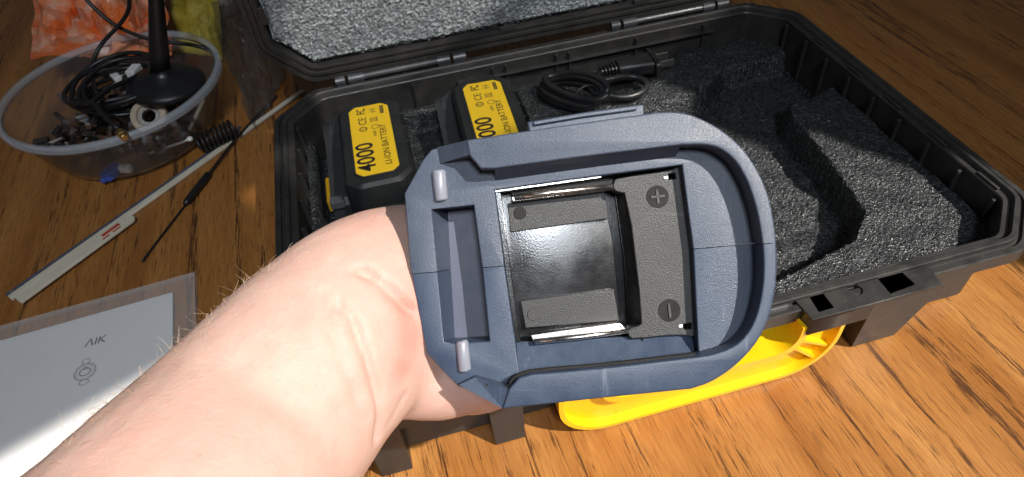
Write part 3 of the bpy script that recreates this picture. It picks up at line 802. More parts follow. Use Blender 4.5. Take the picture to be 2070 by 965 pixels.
    e0 = [(-0.03729, 0.03583), (-0.03654, 0.03152)]; e1 = [(-0.0471, 0.03483), (-0.04617, 0.02973)]
    me = loft([[(e0[0][0], e0[0][1], -0.3*mm), (e0[1][0], e0[1][1], -0.3*mm), (e0[1][0], e0[1][1], -10*mm), (e0[0][0], e0[0][1], -10*mm)],
               [(e1[0][0], e1[0][1], -8.2*mm), (e1[1][0], e1[1][1], -8.2*mm), (e1[1][0], e1[1][1], -10*mm), (e1[0][0], e1[0][1], -10*mm)]], True, True)
    link('rail_ramp', me, M['blue'], root)
    # painted gap shade: thin dark strip with lumps beside the bottom rail
    sp = [Vector((x, y, -3.6*mm)) for x, y in [(-0.03177, -0.0382), (-0.02844, -0.03956), (-0.02451, -0.03896), (-0.02391, -0.03684), (-0.02119, -0.03503), (-0.01726, -0.03397), (0.00647, -0.03201), (0.03217, -0.02898)]]
    put_local = link('rail_gap_shade', tube_mesh([tuple(v) for v in smooth_poly([tuple(v) for v in sp], 1, False)], 0.00062, 6), M['disc'], root)
    for q in [(-0.01242, -0.03382), (-0.00411, -0.03322), (0.0095, -0.0317), (0.02234, -0.03034)]:
        link('gap_lump', lathe([(0.0001, -0.8*mm), (1.0*mm, -0.5*mm), (1.1*mm, 0), (0.7*mm, 0.5*mm), (0.0001, 0.6*mm)], 12, Matrix.Translation((q[0], q[1], -4*mm)) @ Matrix.Diagonal((1.7, 0.7, 1, 1))), M['blue_lower'], put_local, True)
    link('rail_slot_shade', prism([[(-0.02147, -0.03681), (0.00692, -0.03391), (0.03379, -0.03055), (0.03363, -0.02933), (0.00677, -0.03269), (-0.01765, -0.03482)]], -9.4*mm, -7.6*mm), M['slot_shade'], root)  # solid dark strip in place of the shaded gap

    # ---- two translucent bumpers in the entrance
    for c in ([(-0.04898, 0.02731), (-0.04452, 0.02792), (-0.0436, 0.01839), (-0.04791, 0.01762)], [(-0.04145, -0.02592), (-0.03745, -0.02515), (-0.03637, -0.03484), (-0.04052, -0.03561)]):
        a, b, c2, d = [Vector((x, y, 0)) for x, y in c]
        rings = []
        n = 10
        for i, tt in enumerate((0, .03, .08, .92, .97, 1)):
            l = a.lerp(d, tt); r = b.lerp(c2, tt); mid = (l + r)/2; hw = (r - l)/2
            k = (0.7, 0.9, 1, 1, 0.9, 0.7)[i]
            rings.append([mid + hw*math.cos(math.pi*j/n)*k + Vector((0, 0, (-8.6 + 2.4*math.sin(math.pi*j/n)*k)*mm)) for j in range(n+1)])
        link('rubber_bumper', loft(rings, True, True), M['clear_bumper'], root, True)

    # ---- black terminal insert
    ins = link('terminal_tray', prism([[(-0.03207, 0.02502), (0.03694, 0.03333), (0.04193, -0.03568), (-0.02459, -0.0415)]], -26*mm, -24*mm), M['tgloss'], root)
    # satin floor of the pocket, slightly dished
    fl = [(-0.02882, 0.02174), (0.01234, 0.02632), (0.01789, -0.02758), (-0.02294, -0.02921)]
    NX, NY = 18, 18
    vs, fs = [], []
    q = [Vector((x, y, 0)) for x, y in fl]
    for j in range(NY+1):
        for i in range(NX+1):
            s, t = i/NX, j/NY
            p = q[0].lerp(q[1], s).lerp(q[3].lerp(q[2], s), t)
            p.z = (-19.6 - 3.6*(s-0.22)**2 - 3.6*(t-0.40)**2)*mm
            vs.append(p)
    for j in range(NY):
        for i in range(NX):
            a = j*(NX+1)+i; fs.append((a, a+NX+1, a+NX+2, a+1))
    link('pocket_floor', mesh(vs, fs), M['tgloss'], root, True)
    # frame walls of the pocket
    link('pocket_wall', prism([[(-0.02927, 0.02181), (-0.02738, 0.02181), (-0.02108, -0.02635), (-0.02281, -0.02682)]], -21*mm, -12*mm, 0.3*mm), M['tgloss'], root)
    # raised pads
    for c in ([(-0.02522, 0.01775), (0.00659, 0.02197), (0.00789, 0.01288), (-0.02424, 0.00834)], [(-0.021, -0.01406), (0.00951, -0.01049), (0.01146, -0.02055), (-0.01937, -0.02314)]):
        pd = link('raised_pad', prism([c], -21*mm, -18.4*mm, 0.3*mm), M['tblack'], root)
    for (u, mk) in (([(-0.02116, 0.01465)], 'disc'), ([(-0.01663, -0.01856)], 'tblack')):
        link('moulding_mark', lathe([(0.0001, 0.25*mm), (2.0*mm, 0.25*mm), (2.1*mm, 0), (2.1*mm, -0.3*mm)], 24, Matrix.Translation((u[0][0], u[0][1], -18.3*mm))), M[mk], root)
    # right inner wall of the pocket (a sloped satin step)
    link('pocket_step', slope([(0.01381, 0.02699), (0.01666, 0.00037), (0.01825, -0.02658)], [(0.00966, 0.02596), (0.01325, 0.0002), (0.01488, -0.02752)], 13.5, 19.6, 1*mm), M['tgloss'], root)
    # terminal plate
    plate = [(0.00866, 0.02442), (0.00961, 0.02568), (0.02732, 0.02821), (0.0289, 0.02948), (0.03064, 0.02916), (0.0327, 0.00829), (0.03586, -0.02429), (0.03459, -0.02524), (0.02953, -0.02429), (0.01499, -0.02587), (0.01372, -0.02524), (0.01309, -0.02366), (0.01404, -0.02207), (0.01625, -0.02176), (0.01799, -0.02049), (0.01309, 0.02062), (0.00929, 0.02125), (0.0085, 0.02252)]
    hole1 = [(0.02605, 0.02695), (0.02827, 0.02726), (0.02858, 0.02536), (0.02637, 0.02505)]; hole2 = [(0.0308, -0.02097), (0.03349, -0.02065), (0.03364, -0.02255), (0.03111, -0.02286)]
    tp = link('terminal_plate', prism([smooth_poly(plate, 1), hole1, hole2], -20*mm, -12.6*mm, 0.35*mm), M['tblack'], root)
    for h in ([(0.02449, 0.0261), (0.02591, 0.02626), (0.02607, 0.02531), (0.02465, 0.02515)], [(0.02923, -0.02121), (0.03064, -0.02105), (0.0308, -0.02215), (0.02938, -0.02231)]):
        link('contact_tip', prism([h], -13.5*mm, -12.3*mm, 0.15*mm), M['nickel'], tp)
    # polarity discs, recessed discs with raised plus and minus
    for c, kind in (([(0.02262, 0.01964)], '+'), ([(0.02641, -0.01664)], '-')):
        x, y = c[0]
        r = 3.45*mm
        d = link('polarity_disc', lathe([(0.0001, 0), (r, 0), (r+0.15*mm, -0.15*mm), (r+0.15*mm, -0.5*mm)], 32, Matrix.Translation((x, y, -12.45*mm))), M['disc'], root)
        def bar(w, h):
            me = box_mesh((-w, -h, 0), (w, h, 0.35*mm), 0.1*mm, Matrix.Translation((x, y, -12.45*mm)) @ Matrix.Rotation(math.radians(6), 4, 'Z')); return me
        link('polarity_symbol', join([bar(0.42*mm, 2.3*mm), bar(2.3*mm, 0.42*mm)] if kind == '+' else [bar(0.42*mm, 2.3*mm)]), M['tblack'], d)
    # metal contact blades: a folded strip with a bright rolled edge
    for bl, rim, d0 in (([(-0.02392, 0.0198), (0.00865, 0.02395), (0.00896, 0.02203), (-0.0236, 0.01804)], [(-0.02297, 0.01945), (-0.01195, 0.02087), (0.00819, 0.02291)], 15), ([(-0.01785, -0.02457), (0.01088, -0.02074), (0.01343, -0.0233), (-0.01689, -0.02713)], [(-0.01667, -0.02666), (-0.00251, -0.02509), (0.01323, -0.0232)], 15)):
        blade = link('contact_blade', prism([bl], -19.5*mm, -14*mm, 0.3*mm), M['nickel'], root)
        me = tube_mesh([(x, y, -12.6*mm) for x, y in rim], [0.9*mm, 0.95*mm, 0.75*mm], 12)
        link('blade_edge', me, M['nickel'], blade, True)
    link('contact_slot_shade', prism([[(-0.02423, 0.02127), (0.00711, 0.0257), (0.00853, 0.02507), (0.00837, 0.0238), (-0.0236, 0.01984)]], -16*mm, -13.4*mm, 0.2*mm), M['slot_shade'], root)  # solid near-black strip painted as the dark of the slot
    link('pocket_lip', prism([[(-0.02924, 0.0219), (0.00444, 0.02644), (0.0046, 0.0255), (-0.02908, 0.0208)]], -16*mm, -10.6*mm, 0.2*mm), M['nickel'], root)

    # ---- grip and motor housing behind the foot
    def oval(cx_, cy_, a, b, z, n=24, e=0.8):
        return [Vector((cx_ + a*math.copysign(abs(math.cos(2*math.pi*k/n))**e, math.cos(2*math.pi*k/n)), cy_ + b*math.copysign(abs(math.sin(2*math.pi*k/n))**e, math.sin(2*math.pi*k/n)), z)) for k in range(n)]
    g = [oval(0.004, 0, 0.040, 0.030, -0.033), oval(0.004, 0, 0.036, 0.026, -0.040), oval(0.004, 0, 0.029, 0.021, -0.050), oval(0.005, 0, 0.026, 0.019, -0.075), oval(0.006, 0, 0.027, 0.019, -0.100), oval(0.007, 0, 0.030, 0.020, -0.120)]
    link('grip', loft(g, True, True), M['blue_dark'], root, True)
    bm = bmesh.new()
    tube(bm, [(-0.050, 0, -0.140), (-0.046, 0, -0.140), (-0.030, 0, -0.140), (0.030, 0, -0.140), (0.050, 0, -0.140), (0.060, 0, -0.140)], [0.020, 0.025, 0.027, 0.027, 0.023, 0.016], 28)
    link('motor_housing', bm_mesh(bm), M['blue_dark'], root, True)
    link('trigger', box_mesh((0.029, -0.007, -0.118), (0.040, 0.007, -0.095), 0.002), M['tblack'], root)
power_tool()

# ------------------------------------------------------------------ forearm and hand
def person():
    root = empty('person', [(-0.01014, 0.1667, 0.16864)][0]); bpy.context.view_layer.update()
    tag(root, 'bare pale forearm and hand reaching in from the lower left to grip the blue tool', 'person')
    back = Vector((CAM_ROT[0][2], CAM_ROT[1][2], CAM_ROT[2][2]))
    cs = [Vector(p) for p in [(-0.10675, 0.06258, 0.19055), (-0.09755, 0.07426, 0.18952), (-0.08624, 0.08715, 0.18722), (-0.07182, 0.10384, 0.18638), (-0.06002, 0.11992, 0.18446), (-0.043, 0.13535, 0.18708), (-0.02745, 0.14779, 0.18652), (-0.01484, 0.15428, 0.18174), (-0.00127, 0.1631, 0.16885), (0.01876, 0.16706, 0.16013), (0.03706, 0.16899, 0.15405)]]
    hw = [0.0385, 0.0382, 0.0375, 0.0362, 0.0348, 0.0332, 0.0335, 0.0356, 0.0368, 0.0340, 0.024]
    th = [0.0350, 0.0345, 0.0335, 0.0315, 0.0290, 0.0262, 0.0248, 0.0235, 0.0205, 0.019, 0.014]
    # smooth resample
    def resample(v, n):
        out = []
        m = len(v) - 1
        for i in range(n):
            t = i*m/(n-1); k = min(int(t), m-1); s = t-k
            p0, p1, p2, p3 = v[max(k-1, 0)], v[k], v[k+1], v[min(k+2, m)]
            out.append(0.5*((2*p1) + (p2-p0)*s + (2*p0-5*p1+4*p2-p3)*s*s + (3*p1-p0-3*p2+p3)*s**3))
        return out
    N = 40
    C_ = resample(cs, N); A_ = resample(hw, N); B_ = resample(th, N)
    bm = bmesh.new()
    rings = []
    for i in range(N):
        t = (C_[min(i+1, N-1)] - C_[max(i-1, 0)]).normalized()
        side = t.cross(back).normalized(); dep = side.cross(t).normalized()
        rings.append([bm.verts.new(C_[i] + side*A_[i]*math.cos(2*math.pi*k/28) + dep*B_[i]*math.sin(2*math.pi*k/28)) for k in range(28)])
    for i in range(N-1):
        for k in range(28): bm.faces.new((rings[i][k], rings[i][(k+1) % 28], rings[i+1][(k+1) % 28], rings[i+1][k]))
    bm.faces.new(rings[0][::-1]); bm.faces.new(rings[-1])
    def blob(c, r, scale=(1, 1, 1), rot=None):
        Mx = Matrix.Translation(c) @ CAM_ROT.to_4x4() @ (rot or Matrix()) @ Matrix.Diagonal((*scale, 1))
        bmesh.ops.create_icosphere(bm, subdivisions=3, radius=r, matrix=Mx)
    # heel of the hand and ball of the thumb
    pb = [Vector(p) for p in [(-0.01508, 0.14495, 0.18176), (-0.01944, 0.13788, 0.16986), (-0.00866, 0.13331, 0.16454), (-0.0108, 0.16648, 0.19365), (-0.02934, 0.15946, 0.19755)]]
    blob(pb[0], 0.0175, (0.85, 1.6, 0.95), Matrix.Rotation(math.radians(20), 4, 'Z'))
    blob(pb[1], 0.0150, (1.0, 1.2, 0.85))
    blob(pb[2], 0.0165, (1.5, 0.85, 0.8))
    blob(Vector([(0.00411, 0.13572, 0.16004)][0]), 0.0160, (1.4, 0.95, 0.8))
    blob(pb[3], 0.0160, (1.5, 1.0, 0.8))
    # fingers closing round the grip, thumb on the other side (camera-frame offsets from the foot centre, metres)
    FC = Vector((0.04708, 0.12810, 0.21175))
    def L(x, y, z): return FC + CAM_ROT @ Vector((x, y, z))
    for i, z in enumerate((-0.048, -0.067, -0.086, -0.104)):
        sc = (0.86, 1.0, 1.04, 0.98)[i]
        f = [L(-0.034, 0.006, z), L(-0.028, 0.022, z), L(-0.010*sc, 0.031, z), L(0.014*sc, 0.0305, z), L(0.031*sc, 0.022, z), L(0.036*sc, 0.004, z), L(0.031*sc, -0.012, z)]
        tube(bm, [tuple(p) for p in smooth_poly([tuple(p) for p in f], 1, False)], [0.0105, 0.0105, 0.010, 0.0098, 0.0096, 0.0094, 0.0092, 0.009, 0.0088, 0.0086, 0.0084, 0.0082, 0.0078, 0.0055], 12)
    th_ = [L(-0.042, -0.022, -0.058), L(-0.034, -0.029, -0.080), L(-0.020, -0.0315, -0.096), L(0.000, -0.0305, -0.106), L(0.014, -0.0295, -0.110)]
    tube(bm, [tuple(p) for p in smooth_poly([tuple(p) for p in th_], 1, False)], [0.0145, 0.0140, 0.0130, 0.0122, 0.0115, 0.011, 0.0105, 0.010, 0.0095, 0.007], 12)
    # palm bridging wrist and fingers, deep behind the foot
    blob(L(-0.046, 0.004, -0.072), 0.024, (0.75, 1.15, 1.45))
    me0 = bm_mesh(bm)
    tmp = bpy.data.objects.new('t', me0); col.objects.link(tmp)
    md = tmp.modifiers.new('r', 'REMESH'); md.mode = 'VOXEL'; md.voxel_size = 0.0011
    ms = tmp.modifiers.new('s', 'SMOOTH'); ms.factor = 0.5; ms.iterations = 20
    dg = bpy.context.evaluated_depsgraph_get()
    me = bpy.data.meshes.new_from_object(tmp.evaluated_get(dg))
    bpy.data.objects.remove(tmp)
    # creases of the wrist and heel, pressed in along lines on the skin
    def seg_d(p, a, b):
        u = b - a; t = max(0, min(1, (p - a).dot(u)/u.length_squared)); return (p - a - u*t).length
    creases = [
        ([(-0.02746, 0.14152, 0.20433), (-0.02415, 0.14014, 0.20078), (-0.02183, 0.13557, 0.18971), (-0.02038, 0.13079, 0.17968), (-0.02083, 0.12697, 0.17025), (-0.02353, 0.1263, 0.16066)], 0.0016, 0.0019),
        ([(-0.03238, 0.14106, 0.21145), (-0.03176, 0.13631, 0.20553), (-0.02904, 0.13196, 0.19756), (-0.02664, 0.12721, 0.18773), (-0.02493, 0.12361, 0.17608)], 0.0016, 0.0006),
        ([(-0.0198, 0.15012, 0.20706), (-0.01518, 0.15003, 0.20217), (-0.01087, 0.14919, 0.19509), (-0.00682, 0.14778, 0.18742)], 0.0020, 0.0027),
        ([(-0.02516, 0.15037, 0.21056), (-0.02081, 0.14958, 0.20636), (-0.01695, 0.1478, 0.19968)], 0.0014, 0.0003),
        ([(-0.02973, 0.14521, 0.21316), (-0.02788, 0.14276, 0.20829), (-0.02674, 0.14067, 0.20505)], 0.0014, 0.0004),
        ([(-0.01396, 0.13105, 0.16982), (-0.01888, 0.12854, 0.16368), (-0.02295, 0.12849, 0.15868)], 0.0013, 0.0005),
        ([(-0.01142, 0.13115, 0.16476), (-0.01612, 0.12937, 0.15935), (-0.01992, 0.12986, 0.15351)], 0.0013, 0.0004),
        ([(-0.0305, 0.13512, 0.20037), (-0.02818, 0.13019, 0.19177), (-0.02627, 0.12459, 0.17962)], 0.0014, 0.0002),
    ]
    from mathutils.bvhtree import BVHTree
    bvh = BVHTree.FromPolygons([v.co.copy() for v in me.vertices], [tuple(p.vertices) for p in me.polygons])
    def on_skin(c):
        out = []
        P = [Vector(p) for p in smooth_poly(c, 2, False)]
        for p in P:
            hit = bvh.ray_cast(p + back*0.04, -back)
            out.append(hit[0] if hit[0] is not None else bvh.find_nearest(p)[0])
        return out
    cr = [(on_skin(c), w, d) for c, w, d in creases]
    flush_c = [(bvh.ray_cast(Vector(p) + back*0.04, -back)[0] or Vector(p), r) for p, r in zip([(-0.00781, 0.14747, 0.18975), (-0.00871, 0.14378, 0.18036), (-0.01206, 0.13968, 0.17294), (-0.01766, 0.1742, 0.20556)], (0.0060, 0.0055, 0.004, 0.010))]
    nv = len(me.vertices)
    at = me.attributes.new('flush', 'FLOAT', 'POINT')
    nor = [v.normal.copy() for v in me.vertices]
    wrist = Vector([(-0.02235, 0.13693, 0.18812)][0])
    for i, v in enumerate(me.vertices):
        p = v.co.copy()
        if (p - wrist).length < 0.05 and nor[i].dot(back) > 0.1:
            dz = 0
            for c, w, d in cr:
                m = min(seg_d(p, c[k], c[k+1]) for k in range(len(c)-1))
                if m < 4*w:
                    wob = 0.75 + 0.5*noise.noise(p*160)
                    dz += d*wob*math.exp(-(m/w)**2) - d*0.04*math.exp(-((m-2.2*w)/(1.4*w))**2)
            v.co = p - nor[i]*dz
        fl = 0
        for c, r in flush_c:
            fl += (0.75 if r < 0.008 else 0.16)*math.exp(-((p-c).length/r)**2)
        at.data[i].value = min(fl, 0.7)
    # gentle muscle and tendon relief
    for i, v in enumerate(me.vertices):
        p = v.co
        v.co = p + nor[i]*(0.0009*noise.noise(p*28) + 0.00022*noise.noise(p*140))
    me.update()
    arm_surf = [(v.co.copy(), nor[i]) for i, v in enumerate(me.vertices)]
    arm = put('arm', me, M['skin'], root, True)
    # fine hairs on the forearm
    rnd = random.Random(11)
    bm = bmesh.new()
    a0 = cs[3]; a1 = cs[6]; ax = (a1 - a0).normalized()
    sideup = ax.cross(back).normalized()
    if sideup.dot(CAM_ROT @ Vector((0, 1, 0))) < 0: sideup = -sideup
    cand = [(p, n) for p, n in arm_surf if -0.045 < (p - a0).dot(ax) < 0.062 and n.dot(sideup) > 0.6 and -0.45 < n.dot(back) < 0.62]
    for k in range(520):
        p, n = rnd.choice(cand)
        if n.dot(sideup) < 0.75 and rnd.random() < 0.45: continue
        L_ = rnd.uniform(0.002, 0.0062)
        d = (n*rnd.uniform(0.15, 0.75) - ax*rnd.uniform(-0.5, 0.9) + Vector((rnd.gauss(0, .35), rnd.gauss(0, .35), rnd.gauss(0, .35)))).normalized()
        bend = (Vector((rnd.gauss(0, 1), rnd.gauss(0, 1), rnd.gauss(0, 1)))*0.3 - n*0.3)
        path = [p - n*0.0003 + d*L_*t + bend*L_*t*t for t in (0, .33, .66, 1)]
        tube(bm, [tuple(x) for x in path], [0.00005, 0.000045, 0.00004, 0.00002], 3, False)
    hr = put('arm_hair', bm_mesh(bm), M['hair'], root)
    hr['kind'] = 'stuff'
person()

# ------------------------------------------------------------------ clutter on the left of the table
TC = Vector((-0.240, 0.604, 0))
def clear_tub():
    root = empty('plastic_tub', tuple(TC)); bpy.context.view_layer.update()
    tag(root, 'round clear plastic tub of small parts at the left of the table', 'tub')
    o = link('tub_wall', lathe([(0.066, 0.0012), (0.0715, 0.0022), (0.0740, 0.006), (0.0925, 0.0500), (0.0935, 0.0515), (0.0925, 0.0522), (0.0910, 0.0505), (0.0725, 0.0068), (0.070, 0.0038), (0.060, 0.0034)], 64), M['clear'], root, True)
    link('tub_rim', lathe_ring([(0.0918, 0.0510), (0.0950, 0.0500), (0.0968, 0.0510), (0.0968, 0.0562), (0.0955, 0.0575), (0.0925, 0.0575), (0.0912, 0.0562)], 64), M['clear_rim'], root, True)
def lathe_ring(profile, seg=48, Mx=None):
    rings = []
    for k in range(seg):
        a = 2*math.pi*k/seg
        r = [Vector((p[0]*math.cos(a), p[0]*math.sin(a), p[1])) for p in profile]
        rings.append([Mx @ v for v in r] if Mx else r)
    rings.append(rings[0])
    n = len(profile)
    bm = bmesh.new()
    vv = [[bm.verts.new(p) for p in r] for r in rings[:-1]]
    for i in range(seg):
        for k in range(n):
            bm.faces.new((vv[i][k], vv[i][(k+1) % n], vv[(i+1) % seg][(k+1) % n], vv[(i+1) % seg][k]))
    return bm_mesh(bm)
t_ = NT('frosted_tub_rim'); t_.set(Base_Color=(0.60, 0.66, 0.72), Roughness=0.18, Alpha=0.36); M['clear_rim'] = t_.m
clear_tub()

def antenna():
    base = Vector((*[(-0.19224, 0.59064)][0], 0.050))
    root = empty('antenna', tuple(base)); bpy.context.view_layer.update()
    tag(root, 'black whip antenna with a round cone-shaped base resting in the clear tub', 'antenna')
    tip = Vector((*[(-0.16817, 0.58884)][0], 0.128))
    d = (tip - (base + Vector((0, 0, 0.016)))).normalized()
    Q_ = Matrix.Translation(base) @ Vector((0, 0, 1)).rotation_difference((Vector((0, 0, 1))*2 + d).normalized()).to_matrix().to_4x4()
    b = put('antenna_base', lathe([(0.0315, 0.0), (0.0335, 0.0015), (0.0335, 0.0045), (0.0310, 0.0070), (0.0215, 0.0110), (0.0115, 0.0140), (0.0085, 0.0190), (0.0078, 0.024)], 48, Q_), M['rubber'], root, True)
    p0 = base + Vector((0, 0, 0.014))
    put('mast', tube_mesh([tuple(p0 + d*t) for t in (0, 0.02, 0.05, 0.09, 0.14, 0.16)], [0.0088, 0.0082, 0.0068, 0.0052, 0.0042, 0.0034], 18), M['rubber'], root, True)
antenna()

def coil_cable():
    c = Vector((*[(-0.23396, 0.61046)][0], 0.050))
    root = empty('antenna_cable', (c.x, c.y, 0.050)); bpy.context.view_layer.update()
    tag(root, 'coiled thin black cable with gold connector lying in the clear tub', 'cable')
    rnd = random.Random(4)
    pts = []
    for t in range(6):
        dx, dy = rnd.uniform(-.005, .005), rnd.uniform(-.005, .005)
        for k in range(14):
            a = 2*math.pi*k/14 + 0.8
            r = 0.033 + 0.0016*t + rnd.uniform(-.0012, .0012)
            pts.append((c.x + dx + r*1.08*math.cos(a), c.y + dy + r*1.05*math.sin(a), c.z + 0.0030*t - 0.008 + 0.004*math.sin(a*2 + t) - 0.30*(0.0 if math.sin(a) < 0 else 0)))
    pts += [tuple(v) + (z,) for v, z in zip([(-0.24278, 0.55795), (-0.23134, 0.53459), (-0.21894, 0.51752)], (0.0720, 0.0655, 0.0605))]
    put('cable', tube_mesh(smooth_poly(pts, 1, False), 0.0021, 8), M['rubber'], root, True)
    e = Vector((*[(-0.21726, 0.51403)][0], 0.0600)); f = Vector((*[(-0.2125, 0.50385)][0], 0.0590)); dd = (f - e).normalized()
    Mx = Matrix.Translation(e) @ Vector((0, 0, 1)).rotation_difference(dd).to_matrix().to_4x4()
    put('connector', lathe([(0.0020, -0.002), (0.0026, 0.0), (0.0026, 0.0025), (0.0036, 0.003), (0.0038, 0.0065), (0.0030, 0.007), (0.0030, 0.0105), (0.0024, 0.011)], 12, Mx), M['brass'], root)
    # two free runs of cable crossing over the orange bag
    for k, s in enumerate(([(-0.21375, 0.66989, 0.12941), (-0.20941, 0.66727, 0.10653), (-0.21501, 0.6655, 0.09394), (-0.22775, 0.66512, 0.08283), (-0.25165, 0.66145, 0.06931), (-0.26087, 0.65166, 0.06093), (-0.26492, 0.63716, 0.05311), (-0.25963, 0.61324, 0.04484)], [(-0.25869, 0.69202, 0.11471), (-0.25083, 0.68357, 0.09664), (-0.23754, 0.67306, 0.07894), (-0.21479, 0.66276, 0.06598), (-0.19196, 0.65865, 0.05905), (-0.16852, 0.65505, 0.05274), (-0.15309, 0.64923, 0.04281)])):
        put('loose_run', tube_mesh(smooth_poly(s, 2, False), 0.0019, 8), M['rubber'], root, True)
coil_cable()

def crumpled(name, label, cat, corner_uvz, mat, amp, nseg=34, seed=1, thick=0.010, group=None):
    """crumpled closed bag: two wrinkled sheets joined at the edge"""
    P4 = [Vector(p) for p in corner_uvz]
    cen = sum(P4, Vector())/4
    root = empty(name, (cen.x, cen.y, 0.0)); bpy.context.view_layer.update()
    tag(root, label, cat, group)
    vs, fs = [], []
    for side in (1, -1):
        for j in range(nseg+1):
            for i in range(nseg+1):
                s, t = i/nseg, j/nseg
                p = P4[0].lerp(P4[1], s).lerp(P4[3].lerp(P4[2], s), t)
                ed = min(1, 6*min(s, 1-s, t, 1-t))
                q = Vector((s*4 + seed*3.1, t*4, side*0.7))
                w = noise.noise(q) + 0.6*abs(noise.noise(q*2.3)) + 0.45*abs(noise.noise(q*5.1)) + 0.2*abs(noise.noise(q*9.7))
                p = p + Vector((0.35*noise.noise(q*1.7+Vector((5,0,0))), 0.35*noise.noise(q*1.7+Vector((0,7,0))), 0))*amp*0.8
                p.z += (side*thick*0.5 + w*amp*(1 if side > 0 else .3))*ed
                p.z = max(p.z, 0.0012 + 0.0004*(side > 0))
                vs.append(p)
        o = (nseg+1)**2 * (0 if side == 1 else 1)
        for j in range(nseg):
            for i in range(nseg):
                a = o + j*(nseg+1) + i
                fs.append((a, a+1, a+nseg+2, a+nseg+1) if side == 1 else (a, a+nseg+1, a+nseg+2, a+1))
    o = put('film', mesh(vs, fs), mat, root)
    auto_smooth(o, 22)
    return root
def z4(l, zs): return [(*p, z) for p, z in zip(l, zs)]
crumpled('orange_bag', 'crumpled orange plastic bag behind the antenna cable coil', 'bag', z4([(-0.32837, 0.70239), (-0.20343, 0.67472), (-0.23014, 0.92432), (-0.41824, 1.061)], (0.050, 0.040, 0.060, 0.060)), M['orange_film'], 0.032, seed=2, thick=0.02)
yb = crumpled('yellow_packet', 'dull yellow printed packet standing behind the antenna mast', 'packet', z4([(-0.22516, 0.75595), (-0.1654, 0.71347), (-0.16854, 0.90911), (-0.24102, 0.95754)], (0.004, 0.004, 0.045, 0.045)), M['yellow_film'], 0.008, seed=5, thick=0.012)
crumpled('cellophane_bag', 'dark crinkled clear bag between the tub and the open lid', 'bag', z4([(-0.12941, 0.56771), (-0.09889, 0.64958), (-0.12274, 0.8828), (-0.18972, 0.82635)], (0.002, 0.006, 0.030, 0.020)), M['cellophane'], 0.022, seed=9, thick=0.010)

def pink_lid():
    c = Vector((*[(-0.16978, 0.84546)][0], 0.028))
    root = empty('pink_cap', tuple(c)); bpy.context.view_layer.update()
    tag(root, 'pale pink round cap at the top edge above the yellow packet', 'cap')
    Mx = Matrix.Translation(c) @ Matrix.Rotation(math.radians(12), 4, 'X')
    put('cap_shell', lathe([(0.0230, -0.024), (0.0280, -0.022), (0.0290, 0.0), (0.0280, 0.005), (0.0255, 0.007), (0.0245, 0.006), (0.018, 0.0052)], 40, Mx), M['pink'], root, True)
pink_lid()

